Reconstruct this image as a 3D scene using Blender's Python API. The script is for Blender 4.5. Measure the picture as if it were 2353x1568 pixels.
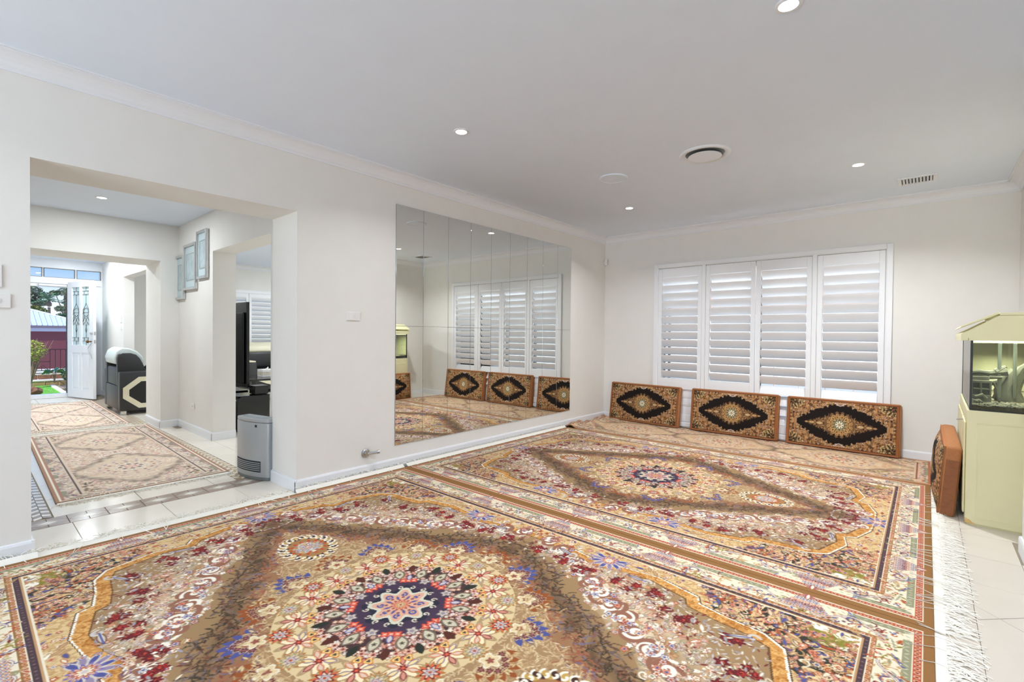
import bpy, bmesh, math, random
import numpy as np
from mathutils import Vector, Matrix
for o in list(bpy.data.objects): bpy.data.objects.remove(o, do_unlink=True)
S = bpy.context.scene; COL = S.collection
PI = math.pi
# ------------------------------------------------------------------ camera
cam_d = bpy.data.cameras.new('camera'); cam = bpy.data.objects.new('camera', cam_d); COL.objects.link(cam); S.camera = cam
YAW, PITCH, ROLL = .713585, -.0135396, .00965359
cam_d.sensor_fit = 'HORIZONTAL'; cam_d.sensor_width = 36; cam_d.lens = 1100.04/2353*36; cam_d.clip_start = .02; cam_d.clip_end = 400
_f = Vector((-math.sin(YAW)*math.cos(PITCH), math.cos(YAW)*math.cos(PITCH), math.sin(PITCH)))
_r = Vector((math.cos(YAW), math.sin(YAW), 0)); _u = _r.cross(_f)
_r2 = math.cos(ROLL)*_r+math.sin(ROLL)*_u; _u2 = -math.sin(ROLL)*_r+math.cos(ROLL)*_u
M = Matrix((_r2, _u2, -_f)).transposed().to_4x4(); M.translation = (3.52939, -6.1237, 1.1902); cam.matrix_world = M
# ------------------------------------------------------------------ sky, sun, added daylight fills, exposure
W = bpy.data.worlds.new('sky'); S.world = W; W.use_nodes = True
nt = W.node_tree; nt.nodes.clear()
wo = nt.nodes.new('ShaderNodeOutputWorld'); bg = nt.nodes.new('ShaderNodeBackground'); tc = nt.nodes.new('ShaderNodeTexCoord'); sp = nt.nodes.new('ShaderNodeSeparateXYZ'); rp = nt.nodes.new('ShaderNodeValToRGB')
nt.links.new(tc.outputs['Generated'], sp.inputs[0]); nt.links.new(sp.outputs['Z'], rp.inputs[0]); nt.links.new(rp.outputs[0], bg.inputs[0]); nt.links.new(bg.outputs[0], wo.inputs[0])
e = rp.color_ramp.elements; e[0].position = 0; e[0].color = (.90, .95, 1, 1); e[1].position = .10; e[1].color = (.30, .52, .84, 1)
x = e.new(.035); x.color = (.80, .89, 1, 1); x = e.new(.6); x.color = (.22, .44, .80, 1)
bg.inputs[1].default_value = 1.15
def light(name, kind, energy, loc, rot=(0, 0, 0), color=(1, 1, 1), **k):
    d = bpy.data.lights.new(name, kind); d.energy = energy; d.color = color
    for a, b in k.items(): setattr(d, a, b)
    o = bpy.data.objects.new(name, d); COL.objects.link(o); o.location = loc; o.rotation_euler = rot; return o
sun = light('sun', 'SUN', 4.5, (0, 0, 20), (0, 0, 0), (1, .96, .90), angle=.01)
sun.rotation_euler = Vector((-.22, .62, -.75)).to_track_quat('-Z', 'Y').to_euler()
# added fill lights standing in for daylight; rear and side openings are made up
light('rear_fill', 'AREA', 215, (2.25, -10.2, 1.15), (PI/2+1.1, 0, 0), (.82, .92, 1), shape='RECTANGLE', size=2.9, size_y=2.0)  # added lamp, tilted up to brighten the ceiling
light('side_fill', 'AREA', 10, (8.45, -6.2, 1.2), (PI/2+.9, 0, PI/2), (.82, .92, 1), shape='RECTANGLE', size=4.0, size_y=1.9)  # added weak fill from the unseen right-hand side
light('front_window_fill', 'AREA', 130, (2.0, 1.3, 2.55), (math.radians(-52), 0, 0), (.9, .96, 1), shape='RECTANGLE', size=2.6, size_y=.9)  # added lamp outside the shutters, above the view, brightens the slats
LAMP_W = 19.0            # one ceiling downlight
S.view_settings.view_transform = 'Standard'; S.view_settings.look = 'None'; S.view_settings.exposure = .10; S.view_settings.gamma = 1
try: S.view_settings.use_curve_mapping = False
except Exception: pass
S.cycles.use_denoising = True; S.cycles.max_bounces = 10; S.cycles.diffuse_bounces = 6; S.cycles.glossy_bounces = 5; S.cycles.transparent_max_bounces = 16; S.cycles.sample_clamp_indirect = 8
S.cycles.caustics_reflective = False; S.cycles.caustics_refractive = False

# ------------------------------------------------------------------ materials
def srgb(c):
    return tuple(((v/255)/12.92 if v/255 <= .04045 else ((v/255+.055)/1.055)**2.4) for v in c)+(1,)
def mat(name, col, rough=.6, metal=0, noise=0, scale=30, bump=0, spec=.5, emit=0, coat=0, trans=0):
    m = bpy.data.materials.new(name); m.use_nodes = True; n = m.node_tree; b = n.nodes['Principled BSDF']; c = srgb(col)
    b.inputs['Base Color'].default_value = c; b.inputs['Roughness'].default_value = rough; b.inputs['Metallic'].default_value = metal; b.inputs['Specular IOR Level'].default_value = spec
    if coat: b.inputs['Coat Weight'].default_value = coat
    if emit: b.inputs['Emission Color'].default_value = c; b.inputs['Emission Strength'].default_value = emit
    if noise or bump:
        t = n.nodes.new('ShaderNodeTexCoord'); z = n.nodes.new('ShaderNodeTexNoise'); z.inputs['Scale'].default_value = scale; z.inputs['Detail'].default_value = 4
        n.links.new(t.outputs['Object'], z.inputs['Vector'])
        if noise:
            r = n.nodes.new('ShaderNodeValToRGB'); r.color_ramp.elements[0].position = .3; r.color_ramp.elements[1].position = .7
            r.color_ramp.elements[0].color = tuple(v*(1-noise) for v in c[:3])+(1,); r.color_ramp.elements[1].color = tuple(min(1, v*(1+noise)) for v in c[:3])+(1,)
            n.links.new(z.outputs['Fac'], r.inputs[0]); n.links.new(r.outputs[0], b.inputs['Base Color'])
        if bump:
            p = n.nodes.new('ShaderNodeBump'); p.inputs['Strength'].default_value = bump; p.inputs['Distance'].default_value = .004
            n.links.new(z.outputs['Fac'], p.inputs['Height']); n.links.new(p.outputs[0], b.inputs['Normal'])
    return m
def glass_mat(name, tint, refl=.06):
    m = bpy.data.materials.new(name); m.use_nodes = True; n = m.node_tree; n.nodes.clear()
    o = n.nodes.new('ShaderNodeOutputMaterial'); t = n.nodes.new('ShaderNodeBsdfTransparent'); g = n.nodes.new('ShaderNodeBsdfGlossy'); x = n.nodes.new('ShaderNodeMixShader'); f = n.nodes.new('ShaderNodeFresnel')
    f.inputs[0].default_value = 1.45; g.inputs['Roughness'].default_value = 0; t.inputs[0].default_value = srgb(tint)
    n.links.new(f.outputs[0], x.inputs[0]); n.links.new(t.outputs[0], x.inputs[1]); n.links.new(g.outputs[0], x.inputs[2]); n.links.new(x.outputs[0], o.inputs[0]); return m
def pile_mat(name, sat=1., val=1.):
    m = bpy.data.materials.new(name); m.use_nodes = True; n = m.node_tree; b = n.nodes['Principled BSDF']
    a = n.nodes.new('ShaderNodeAttribute'); a.attribute_name = 'pile'; h = n.nodes.new('ShaderNodeHueSaturation'); h.inputs['Saturation'].default_value = sat; h.inputs['Value'].default_value = val
    t = n.nodes.new('ShaderNodeTexCoord'); z = n.nodes.new('ShaderNodeTexNoise'); z.inputs['Scale'].default_value = 260; p = n.nodes.new('ShaderNodeBump'); p.inputs['Strength'].default_value = .25; p.inputs['Distance'].default_value = .003
    n.links.new(t.outputs['Object'], z.inputs['Vector']); n.links.new(z.outputs['Fac'], p.inputs['Height']); n.links.new(p.outputs[0], b.inputs['Normal'])
    n.links.new(a.outputs['Color'], h.inputs['Color']); n.links.new(h.outputs[0], b.inputs['Base Color']); b.inputs['Roughness'].default_value = .82; b.inputs['Specular IOR Level'].default_value = .25; return m
K = dict(
 wall=mat('wall_paint', (231, 229, 225), .7, noise=.012, scale=6), ceil=mat('ceiling_paint', (228, 237, 250), .8, noise=.008, scale=4), trim=mat('trim_gloss_white', (232, 234, 238), .35),
 shut=mat('shutter_white', (236, 237, 240), .4), tile=mat('cream_floor_tile', (238, 230, 217), .10, noise=.03, scale=3), grout=mat('grout', (150, 138, 122), .9), tilegrey=mat('pale_stone_tile', (212, 203, 192), .28, noise=.03, scale=5),
 mos_d=mat('mosaic_taupe', (160, 140, 126), .15, noise=.05, scale=40), mos_l=mat('mosaic_ivory', (240, 234, 222), .12), mos_b=mat('mosaic_tan', (196, 166, 128), .18, noise=.05, scale=40), mos_g=mat('mosaic_grey', (186, 174, 162), .15),
 mirror=mat('mirror_silver', (232, 234, 230), .0, 1), chrome=mat('chrome', (215, 215, 215), .12, 1), steel=mat('brushed_steel', (190, 190, 190), .3, 1), plate=mat('switch_plate_white', (232, 230, 228), .35),
 pile=pile_mat('carpet_pile', 1.04, .90), pile2=pile_mat('hall_carpet_glare_pile', .74, 1.08), cush=pile_mat('cushion_weave', 1.0, 1.0), fringe=mat('cotton_fringe', (238, 234, 224), .85), velvet=mat('tan_velvet', (166, 110, 68), .85, noise=.08, scale=60, bump=.2), velvetd=mat('brown_velvet_flap', (138, 88, 58), .9, noise=.10, scale=40, bump=.2),  # hall pile paled and desaturated: daylight glare put into its colour
 black=mat('black_leather', (44, 44, 46), .42, bump=.08, scale=300), gloss=mat('gloss_black', (14, 14, 15), .08), screen=mat('screen_black', (10, 10, 11), .25), cream=mat('cream_leather', (222, 216, 190), .45), pale=mat('pale_grey_leather', (206, 216, 214), .4), dark=mat('dark_void', (28, 28, 28), .7),
 silver=mat('silver_plastic', (176, 180, 184), .32, .35, noise=.04, scale=5), silverd=mat('silver_side', (168, 178, 184), .4, .2), greyb=mat('grey_base', (110, 116, 116), .5), slot=mat('slot_dark', (30, 32, 40), .6),
 tankp=mat('tank_cream_paint', (222, 217, 176), .42, noise=.02, scale=4), tankin=mat('tank_inner_panel', (248, 244, 220), .6), chip=mat('chipped_board', (204, 170, 108), .8, noise=.15, scale=60), silicone=mat('black_silicone', (24, 26, 24), .4), glass=glass_mat('window_glass', (250, 252, 252)), tankg=glass_mat('tank_glass', (247, 249, 242)), water=glass_mat('tank_water', (245, 247, 238)),
 gravel=mat('tank_gravel', (96, 88, 72), .8, noise=.6, scale=180), wood=mat('bog_wood', (96, 96, 86), .8, noise=.25, scale=25, bump=.3), ruin=mat('resin_ruin', (126, 126, 116), .8, noise=.15, scale=40, bump=.2), pipe=mat('grey_pipe', (100, 106, 100), .5),
 lamp=mat('lamp_lens', (255, 255, 252), .4, emit=14), frame=mat('silver_frame', (202, 204, 204), .25, .7), mount=mat('aqua_mount', (188, 204, 208), .6), art=mat('faded_print', (168, 184, 188), .5, noise=.2, scale=14), 
 grass=mat('artificial_grass', (124, 190, 84), .9, noise=.12, scale=60), brickr=mat('garden_brick', (150, 104, 84), .85, noise=.2, scale=14), brickt=mat('tan_brick', (190, 158, 112), .85, noise=.2, scale=14), mort=mat('mortar', (216, 206, 196), .9), maroon=mat('maroon_wall', (118, 62, 68), .7, noise=.04, scale=3), roof=mat('pale_blue_roof', (196, 208, 236), .5), gut=mat('grey_gutter', (120, 106, 118), .5), fascia=mat('grey_fascia', (190, 190, 206), .6),
 iron=mat('maroon_iron', (86, 52, 62), .5), conc=mat('pale_concrete', (206, 208, 216), .9, noise=.04, scale=2), leafy=mat('yellow_green_leaf', (168, 176, 84), .7, noise=.3, scale=9), leafd=mat('dark_leaf', (64, 92, 62), .6, noise=.35, scale=12), leafg=mat('gum_leaf', (112, 122, 98), .7, noise=.3, scale=3), leafo=mat('olive_leaf', (112, 118, 62), .7, noise=.3, scale=4), palmg=mat('palm_leaf', (92, 134, 98), .6, noise=.25, scale=5), bark=mat('bark', (146, 124, 110), .9, noise=.2, scale=10), rock=mat('red_rock', (136, 96, 76), .9, noise=.3, scale=12, bump=.6), pot=mat('dark_pot', (84, 72, 74), .6),
 nbrick=mat('salmon_brick', (224, 178, 162), .85, noise=.08, scale=20), fence=mat('white_fence', (232, 234, 236), .6), eave=mat('teal_gutter', (120, 176, 168), .5), lead=mat('lead_came', (92, 84, 78), .5, .3), leadg=mat('leadlight_glass', (196, 220, 226), .12), alu=mat('dark_aluminium', (46, 48, 56), .5), brass=mat('aged_brass', (110, 76, 36), .35, .7), kerb=mat('white_kerb', (240, 240, 246), .7), book=mat('box_print', (214, 206, 190), .6, noise=.2, scale=40))

# ------------------------------------------------------------------ mesh helpers
class MB:
    def __init__(s): s.v = []; s.f = []
    def add(s, vs, fs):
        b = len(s.v); s.v += [tuple(v) for v in vs]; s.f += [tuple(i+b for i in f) for f in fs]; return s
    def box(s, x0, x1, y0, y1, z0, z1, m=None):
        vs = [Vector((x, y, z)) for x in (x0, x1) for y in (y0, y1) for z in (z0, z1)]
        if m is not None: vs = [m @ v for v in vs]
        return s.add(vs, [(0, 1, 3, 2), (4, 6, 7, 5), (0, 4, 5, 1), (2, 3, 7, 6), (0, 2, 6, 4), (1, 5, 7, 3)])
    def prism(s, poly, ax, a, b, m=None):           # poly in the two other axes, extruded along ax
        n = len(poly); vs = []
        for t in (a, b):
            for p, q in poly: vs.append(Vector({'x': (t, p, q), 'y': (p, t, q), 'z': (p, q, t)}[ax]))
        if m is not None: vs = [m @ v for v in vs]
        return s.add(vs, [tuple(range(n))[::-1], tuple(range(n, 2*n))]+[(i, (i+1) % n, n+(i+1) % n, n+i) for i in range(n)])
    def tube(s, pts, r, n=8, r2=None):
        pts = [Vector(p) for p in pts]; k = len(pts); vs = []; up = Vector((0, 0, 1)); prev = None
        for i, p in enumerate(pts):
            d = (pts[min(i+1, k-1)]-pts[max(i-1, 0)]).normalized()
            a = prev-d*prev.dot(d) if prev is not None else d.cross(up if abs(d.z) < .95 else Vector((1, 0, 0)))
            a.normalize(); prev = a; b = d.cross(a); q = r if r2 is None else r+(r2-r)*i/(k-1)
            for j in range(n):
                t = 2*PI*j/n; vs.append(p+(a*math.cos(t)+b*math.sin(t))*q)
        fs = [tuple(range(n))[::-1], tuple(range((k-1)*n, k*n))]
        for i in range(k-1):
            for j in range(n): fs.append((i*n+j, i*n+(j+1) % n, (i+1)*n+(j+1) % n, (i+1)*n+j))
        return s.add(vs, fs)
    def lathe(s, prof, n=32, c=(0, 0, 0), m=None):  # prof: (radius, z)
        vs = []; k = len(prof)
        for r, z in prof:
            for j in range(n):
                t = 2*PI*j/n; v = Vector((c[0]+r*math.cos(t), c[1]+r*math.sin(t), c[2]+z)); vs.append(m @ v if m is not None else v)
        fs = [(i*n+j, i*n+(j+1) % n, (i+1)*n+(j+1) % n, (i+1)*n+j) for i in range(k-1) for j in range(n)]
        fs += [tuple(range(n))[::-1], tuple(range((k-1)*n, k*n))]
        return s.add(vs, fs)
    def leafcloud(s, rng, c, rad, n, size, flat=.0):
        for _ in range(n):
            while True:
                p = Vector((rng.uniform(-1, 1), rng.uniform(-1, 1), rng.uniform(-1, 1)))
                if p.length < 1: break
            p = Vector((c[0]+p.x*rad[0], c[1]+p.y*rad[1], c[2]+p.z*rad[2])); q = size*rng.uniform(.6, 1.4)
            a = Vector((rng.gauss(0, 1), rng.gauss(0, 1), rng.gauss(0, .6))).normalized(); b = a.cross(Vector((rng.gauss(0, 1), rng.gauss(0, 1), rng.gauss(0, 1)))).normalized()*.4
            k = a.cross(b)*.15
            s.add([p-a*q, p+b*q+k*q, p+a*q, p-b*q+k*q], [(0, 1, 2), (0, 2, 3)])
        return s
    def build(s, name, m, parent=None, bevel=0, seg=2, smooth=False, loc=None, kind=None, label=None):
        me = bpy.data.meshes.new(name); me.from_pydata(s.v, [], s.f)
        bm = bmesh.new(); bm.from_mesh(me); bmesh.ops.recalc_face_normals(bm, faces=bm.faces)
        if bevel: bmesh.ops.bevel(bm, geom=[e for e in bm.edges if len(e.link_faces) == 2 and e.calc_face_angle(0) > .5], offset=bevel, segments=seg, affect='EDGES', profile=.5)
        bm.to_mesh(me); bm.free(); me.update()
        if smooth:
            for p in me.polygons: p.use_smooth = True
            try: me.set_sharp_from_angle(angle=math.radians(38))
            except Exception: pass
        me.materials.append(m); o = bpy.data.objects.new(name, me); COL.objects.link(o)
        if parent is not None: o.parent = parent
        if loc is not None: o.location = loc
        if kind: o['kind'] = kind
        if label: o['label'] = label
        return o
def box(name, m, x0, x1, y0, y1, z0, z1, parent=None, **k): return MB().box(x0, x1, y0, y1, z0, z1).build(name, m, parent, **k)
def tag(o, label=None, cat=None, group=None, kind=None):
    for a, b in (('label', label), ('category', cat), ('group', group), ('kind', kind)):
        if b: o[a] = b
    return o
def thing(name, label, cat, loc=(0, 0, 0), rz=0, group=None):
    o = bpy.data.objects.new(name, None); COL.objects.link(o); o.location = loc; o.rotation_euler = (0, 0, rz); o.empty_display_size = .1; return tag(o, label, cat, group)
def kids(o): return [c for c in bpy.data.objects if c.parent == o]
def dup(o, loc=None, label=None, parent=None, rz=None):
    c = o.copy(); COL.objects.link(c)
    if parent is not None: c.parent = parent
    if loc is not None: c.location = loc
    if rz is not None: c.rotation_euler = (0, 0, rz)
    if label: c['label'] = label
    for ch in kids(o): dup(ch, parent=c)
    return c
def share(o, name, parent, loc, kind=None):        # another piece that uses the same mesh
    c = bpy.data.objects.new(name, o.data); COL.objects.link(c); c.parent = parent; c.location = loc; return c
def frame2d(mb, ax, a0, a1, u0, u1, w0, w1, t, tb=None):   # picture-frame of four bars; ax = thickness axis
    tb = t if tb is None else tb
    def b(p0, p1, q0, q1):
        if ax == 'y': mb.box(p0, p1, a0, a1, q0, q1)
        else: mb.box(a0, a1, p0, p1, q0, q1)
    b(u0, u0+t, w0, w1); b(u1-t, u1, w0, w1); b(u0+t, u1-t, w1-tb, w1); b(u0+t, u1-t, w0, w0+tb); return mb
# ================================================================== STRUCTURE
def struct(name, m, *boxes, kind='structure', **k):
    mb = MB()
    for b in boxes: mb.box(*b)
    o = mb.build(name, m, **k); o['kind'] = kind; return o
H = 2.62
floor = struct('floor', K['grout'], (-8.2, 8.2, -10.1, .2, -.12, -.004))
struct('wall_left', K['wall'], (-.42, 0, -9.9, -5.88, -.004, H), (-.42, 0, -5.88, -4.485, 2.087, H), (-.42, 0, -4.485, .2, -.004, H))
struct('wall_back', K['wall'], (0, .80, 0, .2, -.004, H), (3.23, 4.3, 0, .2, -.004, H), (.80, 3.23, 0, .2, 2.10, H), (.80, 3.23, 0, .2, -.004, .06))
struct('wall_right', K['wall'], (4.14, 4.3, -2.25, 0, -.004, H))
struct('wall_nib', K['wall'], (3.95, 8.0, -2.46, -2.25, -.004, H))
struct('wall_rear', K['wall'], (0, .8, -9.9, -9.7, -.004, H), (3.7, 8.2, -9.9, -9.7, -.004, H), (.8, 3.7, -9.9, -9.7, 2.3, H), (.8, 3.7, -9.9, -9.7, -.004, .15))
struct('wall_side', K['wall'], (8.0, 8.2, -9.7, -8.2, -.004, H), (8.0, 8.2, -4.2, -2.25, -.004, H), (8.0, 8.2, -8.2, -4.2, 2.25, H), (8.0, 8.2, -8.2, -4.2, -.004, .35))
struct('wall_hall', K['wall'], (-3.56, -2.335, -4.32, -4.09, -.004, H), (-2.335, -.855, -4.32, -4.09, 2.065, H), (-.855, -.42, -4.32, -4.09, -.004, H))
struct('wall_entry', K['wall'], (-4.25, -3.56, -4.51, -4.09, -.004, H), (-4.25, -3.56, -5.9, -4.51, 2.05, H), (-4.25, -3.56, -7.1, -5.9, -.004, H))
struct('wall_hall_left', K['wall'], (-4.25, -.42, -7.3, -7.1, -.004, H))
struct('wall_entry_right', K['wall'], (-8.2, -6.25, -4.39, -4.25, -.004, H)); struct('wall_entry_lintel', K['wall'], (-6.25, -4.25, -4.39, -4.25, 2.06, H))
struct('wall_entry_left', K['wall'], (-8.2, -4.25, -6.5, -6.3, -.004, H))
struct('wall_lounge_front', K['wall'], (-7.5, -7.35, -4.25, -3.25, -.004, H), (-7.5, -7.35, -.95, .2, -.004, H), (-7.5, -7.35, -3.25, -.95, 2.02, H), (-7.5, -7.35, -3.25, -.95, -.004, .75))
struct('wall_lounge_back', K['wall'], (-7.5, -.42, 0, .2, -.004, H))
struct('ceiling', K['ceil'], (0, 8.2, -9.9, .2, 2.59, 2.72))
struct('ceiling', K['ceil'], (-3.56, -.42, -7.1, -4.32, 2.50, 2.72))
struct('ceiling', K['ceil'], (-8.2, -4.25, -6.3, -4.39, 2.43, 2.72))
struct('ceiling', K['ceil'], (-7.5, -.42, -4.09, .2, 2.60, 2.72))
struct('roof', K['gut'], (-8.25, 8.25, -10.1, .25, 2.73, 2.82))  # unseen slab added over the ceilings to stop sky light leaking in
# cornices and skirting
CP = [(0, 0), (.008, 0), (.008, .014), (.016, .022), (.024, .042), (.038, .060), (.056, .072), (.074, .078), (.082, .078), (.082, .084), (.094, .084), (.094, .095), (0, .095)]
def cornice(name, ax, a, b, at, sg, z=2.497):
    if ax == 'y': o = MB().prism([(at+sg*p, z+q) for p, q in CP], 'y', a, b).build(name, K['trim'], smooth=False)
    else: o = MB().prism([(at+sg*p, z+q) for p, q in CP], 'x', a, b).build(name, K['trim'])
    o['kind'] = 'structure'; return o
cornice('trim_1', 'y', -9.7, 0, 0, 1); cornice('trim_2', 'x', 0, 4.14, 0, -1); cornice('trim_3', 'y', -2.25, 0, 4.14, -1); cornice('trim_4', 'y', -4.25, 0, -7.35, 1, 2.505)
def skirt(name, runs):
    mb = MB()
    for ax, a, b, at, sg in runs:
        if ax == 'x': a, b = a+.0009, b-.0009
        pr = [(at, 0), (at+sg*.013, 0), (at+sg*.013, .076), (at+sg*.008, .088), (at, .09)]
        mb.prism(pr, ax, a, b)
    o = mb.build(name, K['trim']); o['kind'] = 'structure'; return o
skirt('baseboard_left', [('y', -4.498, 0, 0, 1), ('x', -.433, .013, -4.485, -1), ('y', -9.7, -5.867, 0, 1), ('x', -.433, .013, -5.88, 1)])
skirt('baseboard_back', [('x', 0, .76, 0, -1), ('x', 3.27, 4.14, 0, -1)])
skirt('baseboard_right', [('y', -2.25, 0, 4.14, -1), ('y', -2.473, -2.237, 3.95, -1), ('x', 3.937, 8, -2.46, -1), ('x', 3.937, 4.14, -2.25, 1)])
skirt('baseboard_hall', [('x', -3.547, -2.322, -4.32, -1), ('x', -.868, -.433, -4.32, -1), ('y', -4.333, -4.09, -2.335, 1), ('y', -4.523, -4.32, -3.56, 1), ('x', -4.25, -3.547, -4.51, -1), ('y', -4.485, -4.32, -.42, -1)])
skirt('baseboard_entry', [('x', -8, -6.237, -4.39, -1), ('y', -4.403, -4.25, -6.25, 1)])
# ------------------------------------------------------------------ floor tiles (pieces of the floor)
def clip(poly, x0, x1, y0, y1):
    for ax, lim, sg in ((0, x0, 1), (0, x1, -1), (1, y0, 1), (1, y1, -1)):
        out = []
        for i in range(len(poly)):
            p, q = poly[i], poly[(i+1) % len(poly)]; a, b = sg*(p[ax]-lim), sg*(q[ax]-lim)
            if a >= 0: out.append(p)
            if a*b < 0: t = a/(a-b); out.append((p[0]+(q[0]-p[0])*t, p[1]+(q[1]-p[1])*t))
        poly = out
        if not poly: return []
    return poly
def area(p): return abs(sum(p[i][0]*p[(i+1) % len(p)][1]-p[(i+1) % len(p)][0]*p[i][1] for i in range(len(p))))/2
def tile(poly, m, name='tile', z=0.):
    if len(poly) < 3 or area(poly) < 2e-4: return
    c = (sum(p[0] for p in poly)/len(poly), sum(p[1] for p in poly)/len(poly))
    def ins(t): 
        return [(c[0]+(p[0]-c[0])*t, c[1]+(p[1]-c[1])*t) for p in poly]
    n = len(poly); r = max(math.hypot(p[0]-c[0], p[1]-c[1]) for p in poly); a = ins(1-.0025/r); b = ins(1-.0045/r)
    vs = [(p[0], p[1], -.01) for p in a]+[(p[0], p[1], z-.0012) for p in a]+[(p[0], p[1], z) for p in b]
    fs = [tuple(range(2*n, 3*n))]+[(k*n+i, k*n+(i+1) % n, (k+1)*n+(i+1) % n, (k+1)*n+i) for k in (0, 1) for i in range(n)]
    MB().add(vs, fs).build(name, m, floor)
def R4(x0, x1, y0, y1): return [(x0, y0), (x1, y0), (x1, y1), (x0, y1)]
# diagonal tiles to the right of the carpets, with the straight doorway strip
d0, a0, q = -5.732, 1.836, .641
for i in range(-6, 12):
    for j in range(-8, 12):
        d, a = d0-q*i, a0-q*j                       # y-x = d, x+y = a
        P = [((a-d)/2, (a+d)/2), ((a-q-d)/2, (a-q+d)/2), ((a-q-d+q)/2, (a-q+d-q)/2), ((a-d+q)/2, (a+d-q)/2)]
        for rg in ((3.45, 3.708, -4.6, 0), (3.708, 4.14, -2.085, 0), (3.928, 4.6, -2.885, -2.46), (3.708, 4.6, -4.6, -2.885)):
            tile(clip(P, *rg), K['tilegrey'])
for k in range(2): tile(R4(3.708, 3.928, -2.485-.4*k, -2.085-.4*k), K['tilegrey'])
# hall: threshold row, mosaic frame, field
for k in range(-2, 3): tile(R4(-.455, .2, -5.668+.455*k, -5.213+.455*k), K['tile'])
ys = [-5.735, -5.28, -4.825, -4.668]
for k in range(17):
    x1 = -.642-.455*k; x0 = x1-.455
    for a, b in zip(ys, ys[1:]): tile(R4(max(x0, -8), x1, a, b), K['tile'])
    if x0 > -6.1: tile(R4(x0, x1, -4.532, -4.32 if x0 > -3.6 else -4.39), K['tile'])
    if k < 8: tile(R4(x0, x1, -6.4, -5.872), K['tile'])
tile(R4(-.642, -.455, -4.532, -4.32), K['tile']); tile(R4(-.642, -.455, -6.4, -5.872), K['tile'])
for k in range(4): tile(R4(-2.335+.37*k, -1.965+.37*k, -4.32, -4.09), K['tile'])
tile(R4(-7.35, -.42, -4.09, 0), K['tile']); tile(R4(-6.25, -4.25, -4.39, -4.09), K['tile'])
# diamond mosaic across the threshold
y = -5.868; hp = .0951
for k in range(7):
    c = y+hp+2*hp*k; xm = -.5485; hw_ = .0925
    for sg in (-1, 1):
        tile([(xm, c-hp), (xm+sg*.064, c), (xm+sg*hw_, c), (xm+sg*hw_, c-hp)], K['mos_d'], 'mosaic_piece'); tile([(xm, c+hp), (xm+sg*.064, c), (xm+sg*hw_, c), (xm+sg*hw_, c+hp)], K['mos_d'], 'mosaic_piece')
        tile([(xm, c-hp), (xm+sg*.064, c), (xm+sg*.034, c), (xm, c-.050)], K['mos_g'], 'mosaic_piece'); tile([(xm, c+hp), (xm+sg*.064, c), (xm+sg*.034, c), (xm, c+.050)], K['mos_g'], 'mosaic_piece')
    tile([(xm, c-.050), (xm+.034, c), (xm, c+.050), (xm-.034, c)], K['mos_l'], 'mosaic_piece')
# zig-zag bands beside the hall runner: too many slivers to pick apart
def zigzag(y0, y1, x1, x0, ms):
    mbs = [MB(), MB()]; n = int((x1-x0)/.045)
    for i in range(n):
        a = x1-.045*i
        for r in range(3):
            ya = y0+(y1-y0)*r/3; yb = y0+(y1-y0)*(r+1)/3-.003
            P = [(a, ya), (a-.040, ya), (a-.065, yb), (a-.025, yb)] if r % 2 else [(a-.025, ya), (a-.065, ya), (a-.040, yb), (a, yb)]
            mbs[(i+r) % 2].add([(p[0], p[1], -.006) for p in P]+[(p[0], p[1], 0) for p in P], [(4, 5, 6, 7), (0, 1, 5, 4), (1, 2, 6, 5), (2, 3, 7, 6), (3, 0, 4, 7)])
    for mb, m in zip(mbs, ms): mb.build('mosaic_band', m, floor, kind='stuff')
zigzag(-4.664, -4.536, -.65, -6.0, (K['mos_b'], K['mos_l'])); zigzag(-5.868, -5.739, -.65, -6.0, (K['mos_d'], K['mos_l']))

# ================================================================== SHUTTERED WINDOW
win = tag(thing('window_1', None, None), kind='structure')
ar = MB(); frame2d(ar, 'y', -.036, .0, .761, 3.267, .03, 2.14, .050); frame2d(ar, 'y', -.026, .0, .805, 3.223, .075, 2.096, .014); ar.build('architrave', K['shut'], win, bevel=.004)
jb = MB(); frame2d(jb, 'y', .013, .2, .800, 3.230, .06, 2.10, .045); jb.build('jamb_lining', K['shut'], win)
for a, b in ((1.391, 1.435), (2.576, 2.621)): box('mullion_post', K['shut'], a, b, -.028, .02, .075, 2.096, win, bevel=.003)
gf = MB(); frame2d(gf, 'y', .12, .16, .818, 3.212, .078, 2.082, .035)
for xx in (1.40, 2.02, 2.60): gf.box(xx-.02, xx+.02, .12, .16, .1, 2.06)
gf.box(.90, .925, .125, .155, .1, 2.06); gf.build('sliding_door_frame', K['alu'], win)
for a, b in ((.86, 1.38), (1.42, 2.0), (2.04, 2.58), (2.62, 3.18)): box('pane', K['glass'], a, b, .137, .141, .11, 2.05, win)
def slat_mesh(L, ang, wd=.057, th=.006):
    mb = MB(); P = []
    for i in range(12):
        t = 2*PI*i/12; a, b = wd*math.cos(t), th*math.sin(t); P.append((a*math.cos(ang)-b*math.sin(ang), a*math.sin(ang)+b*math.cos(ang)))
    return mb.prism(P, 'x', -L/2, L/2)
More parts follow.
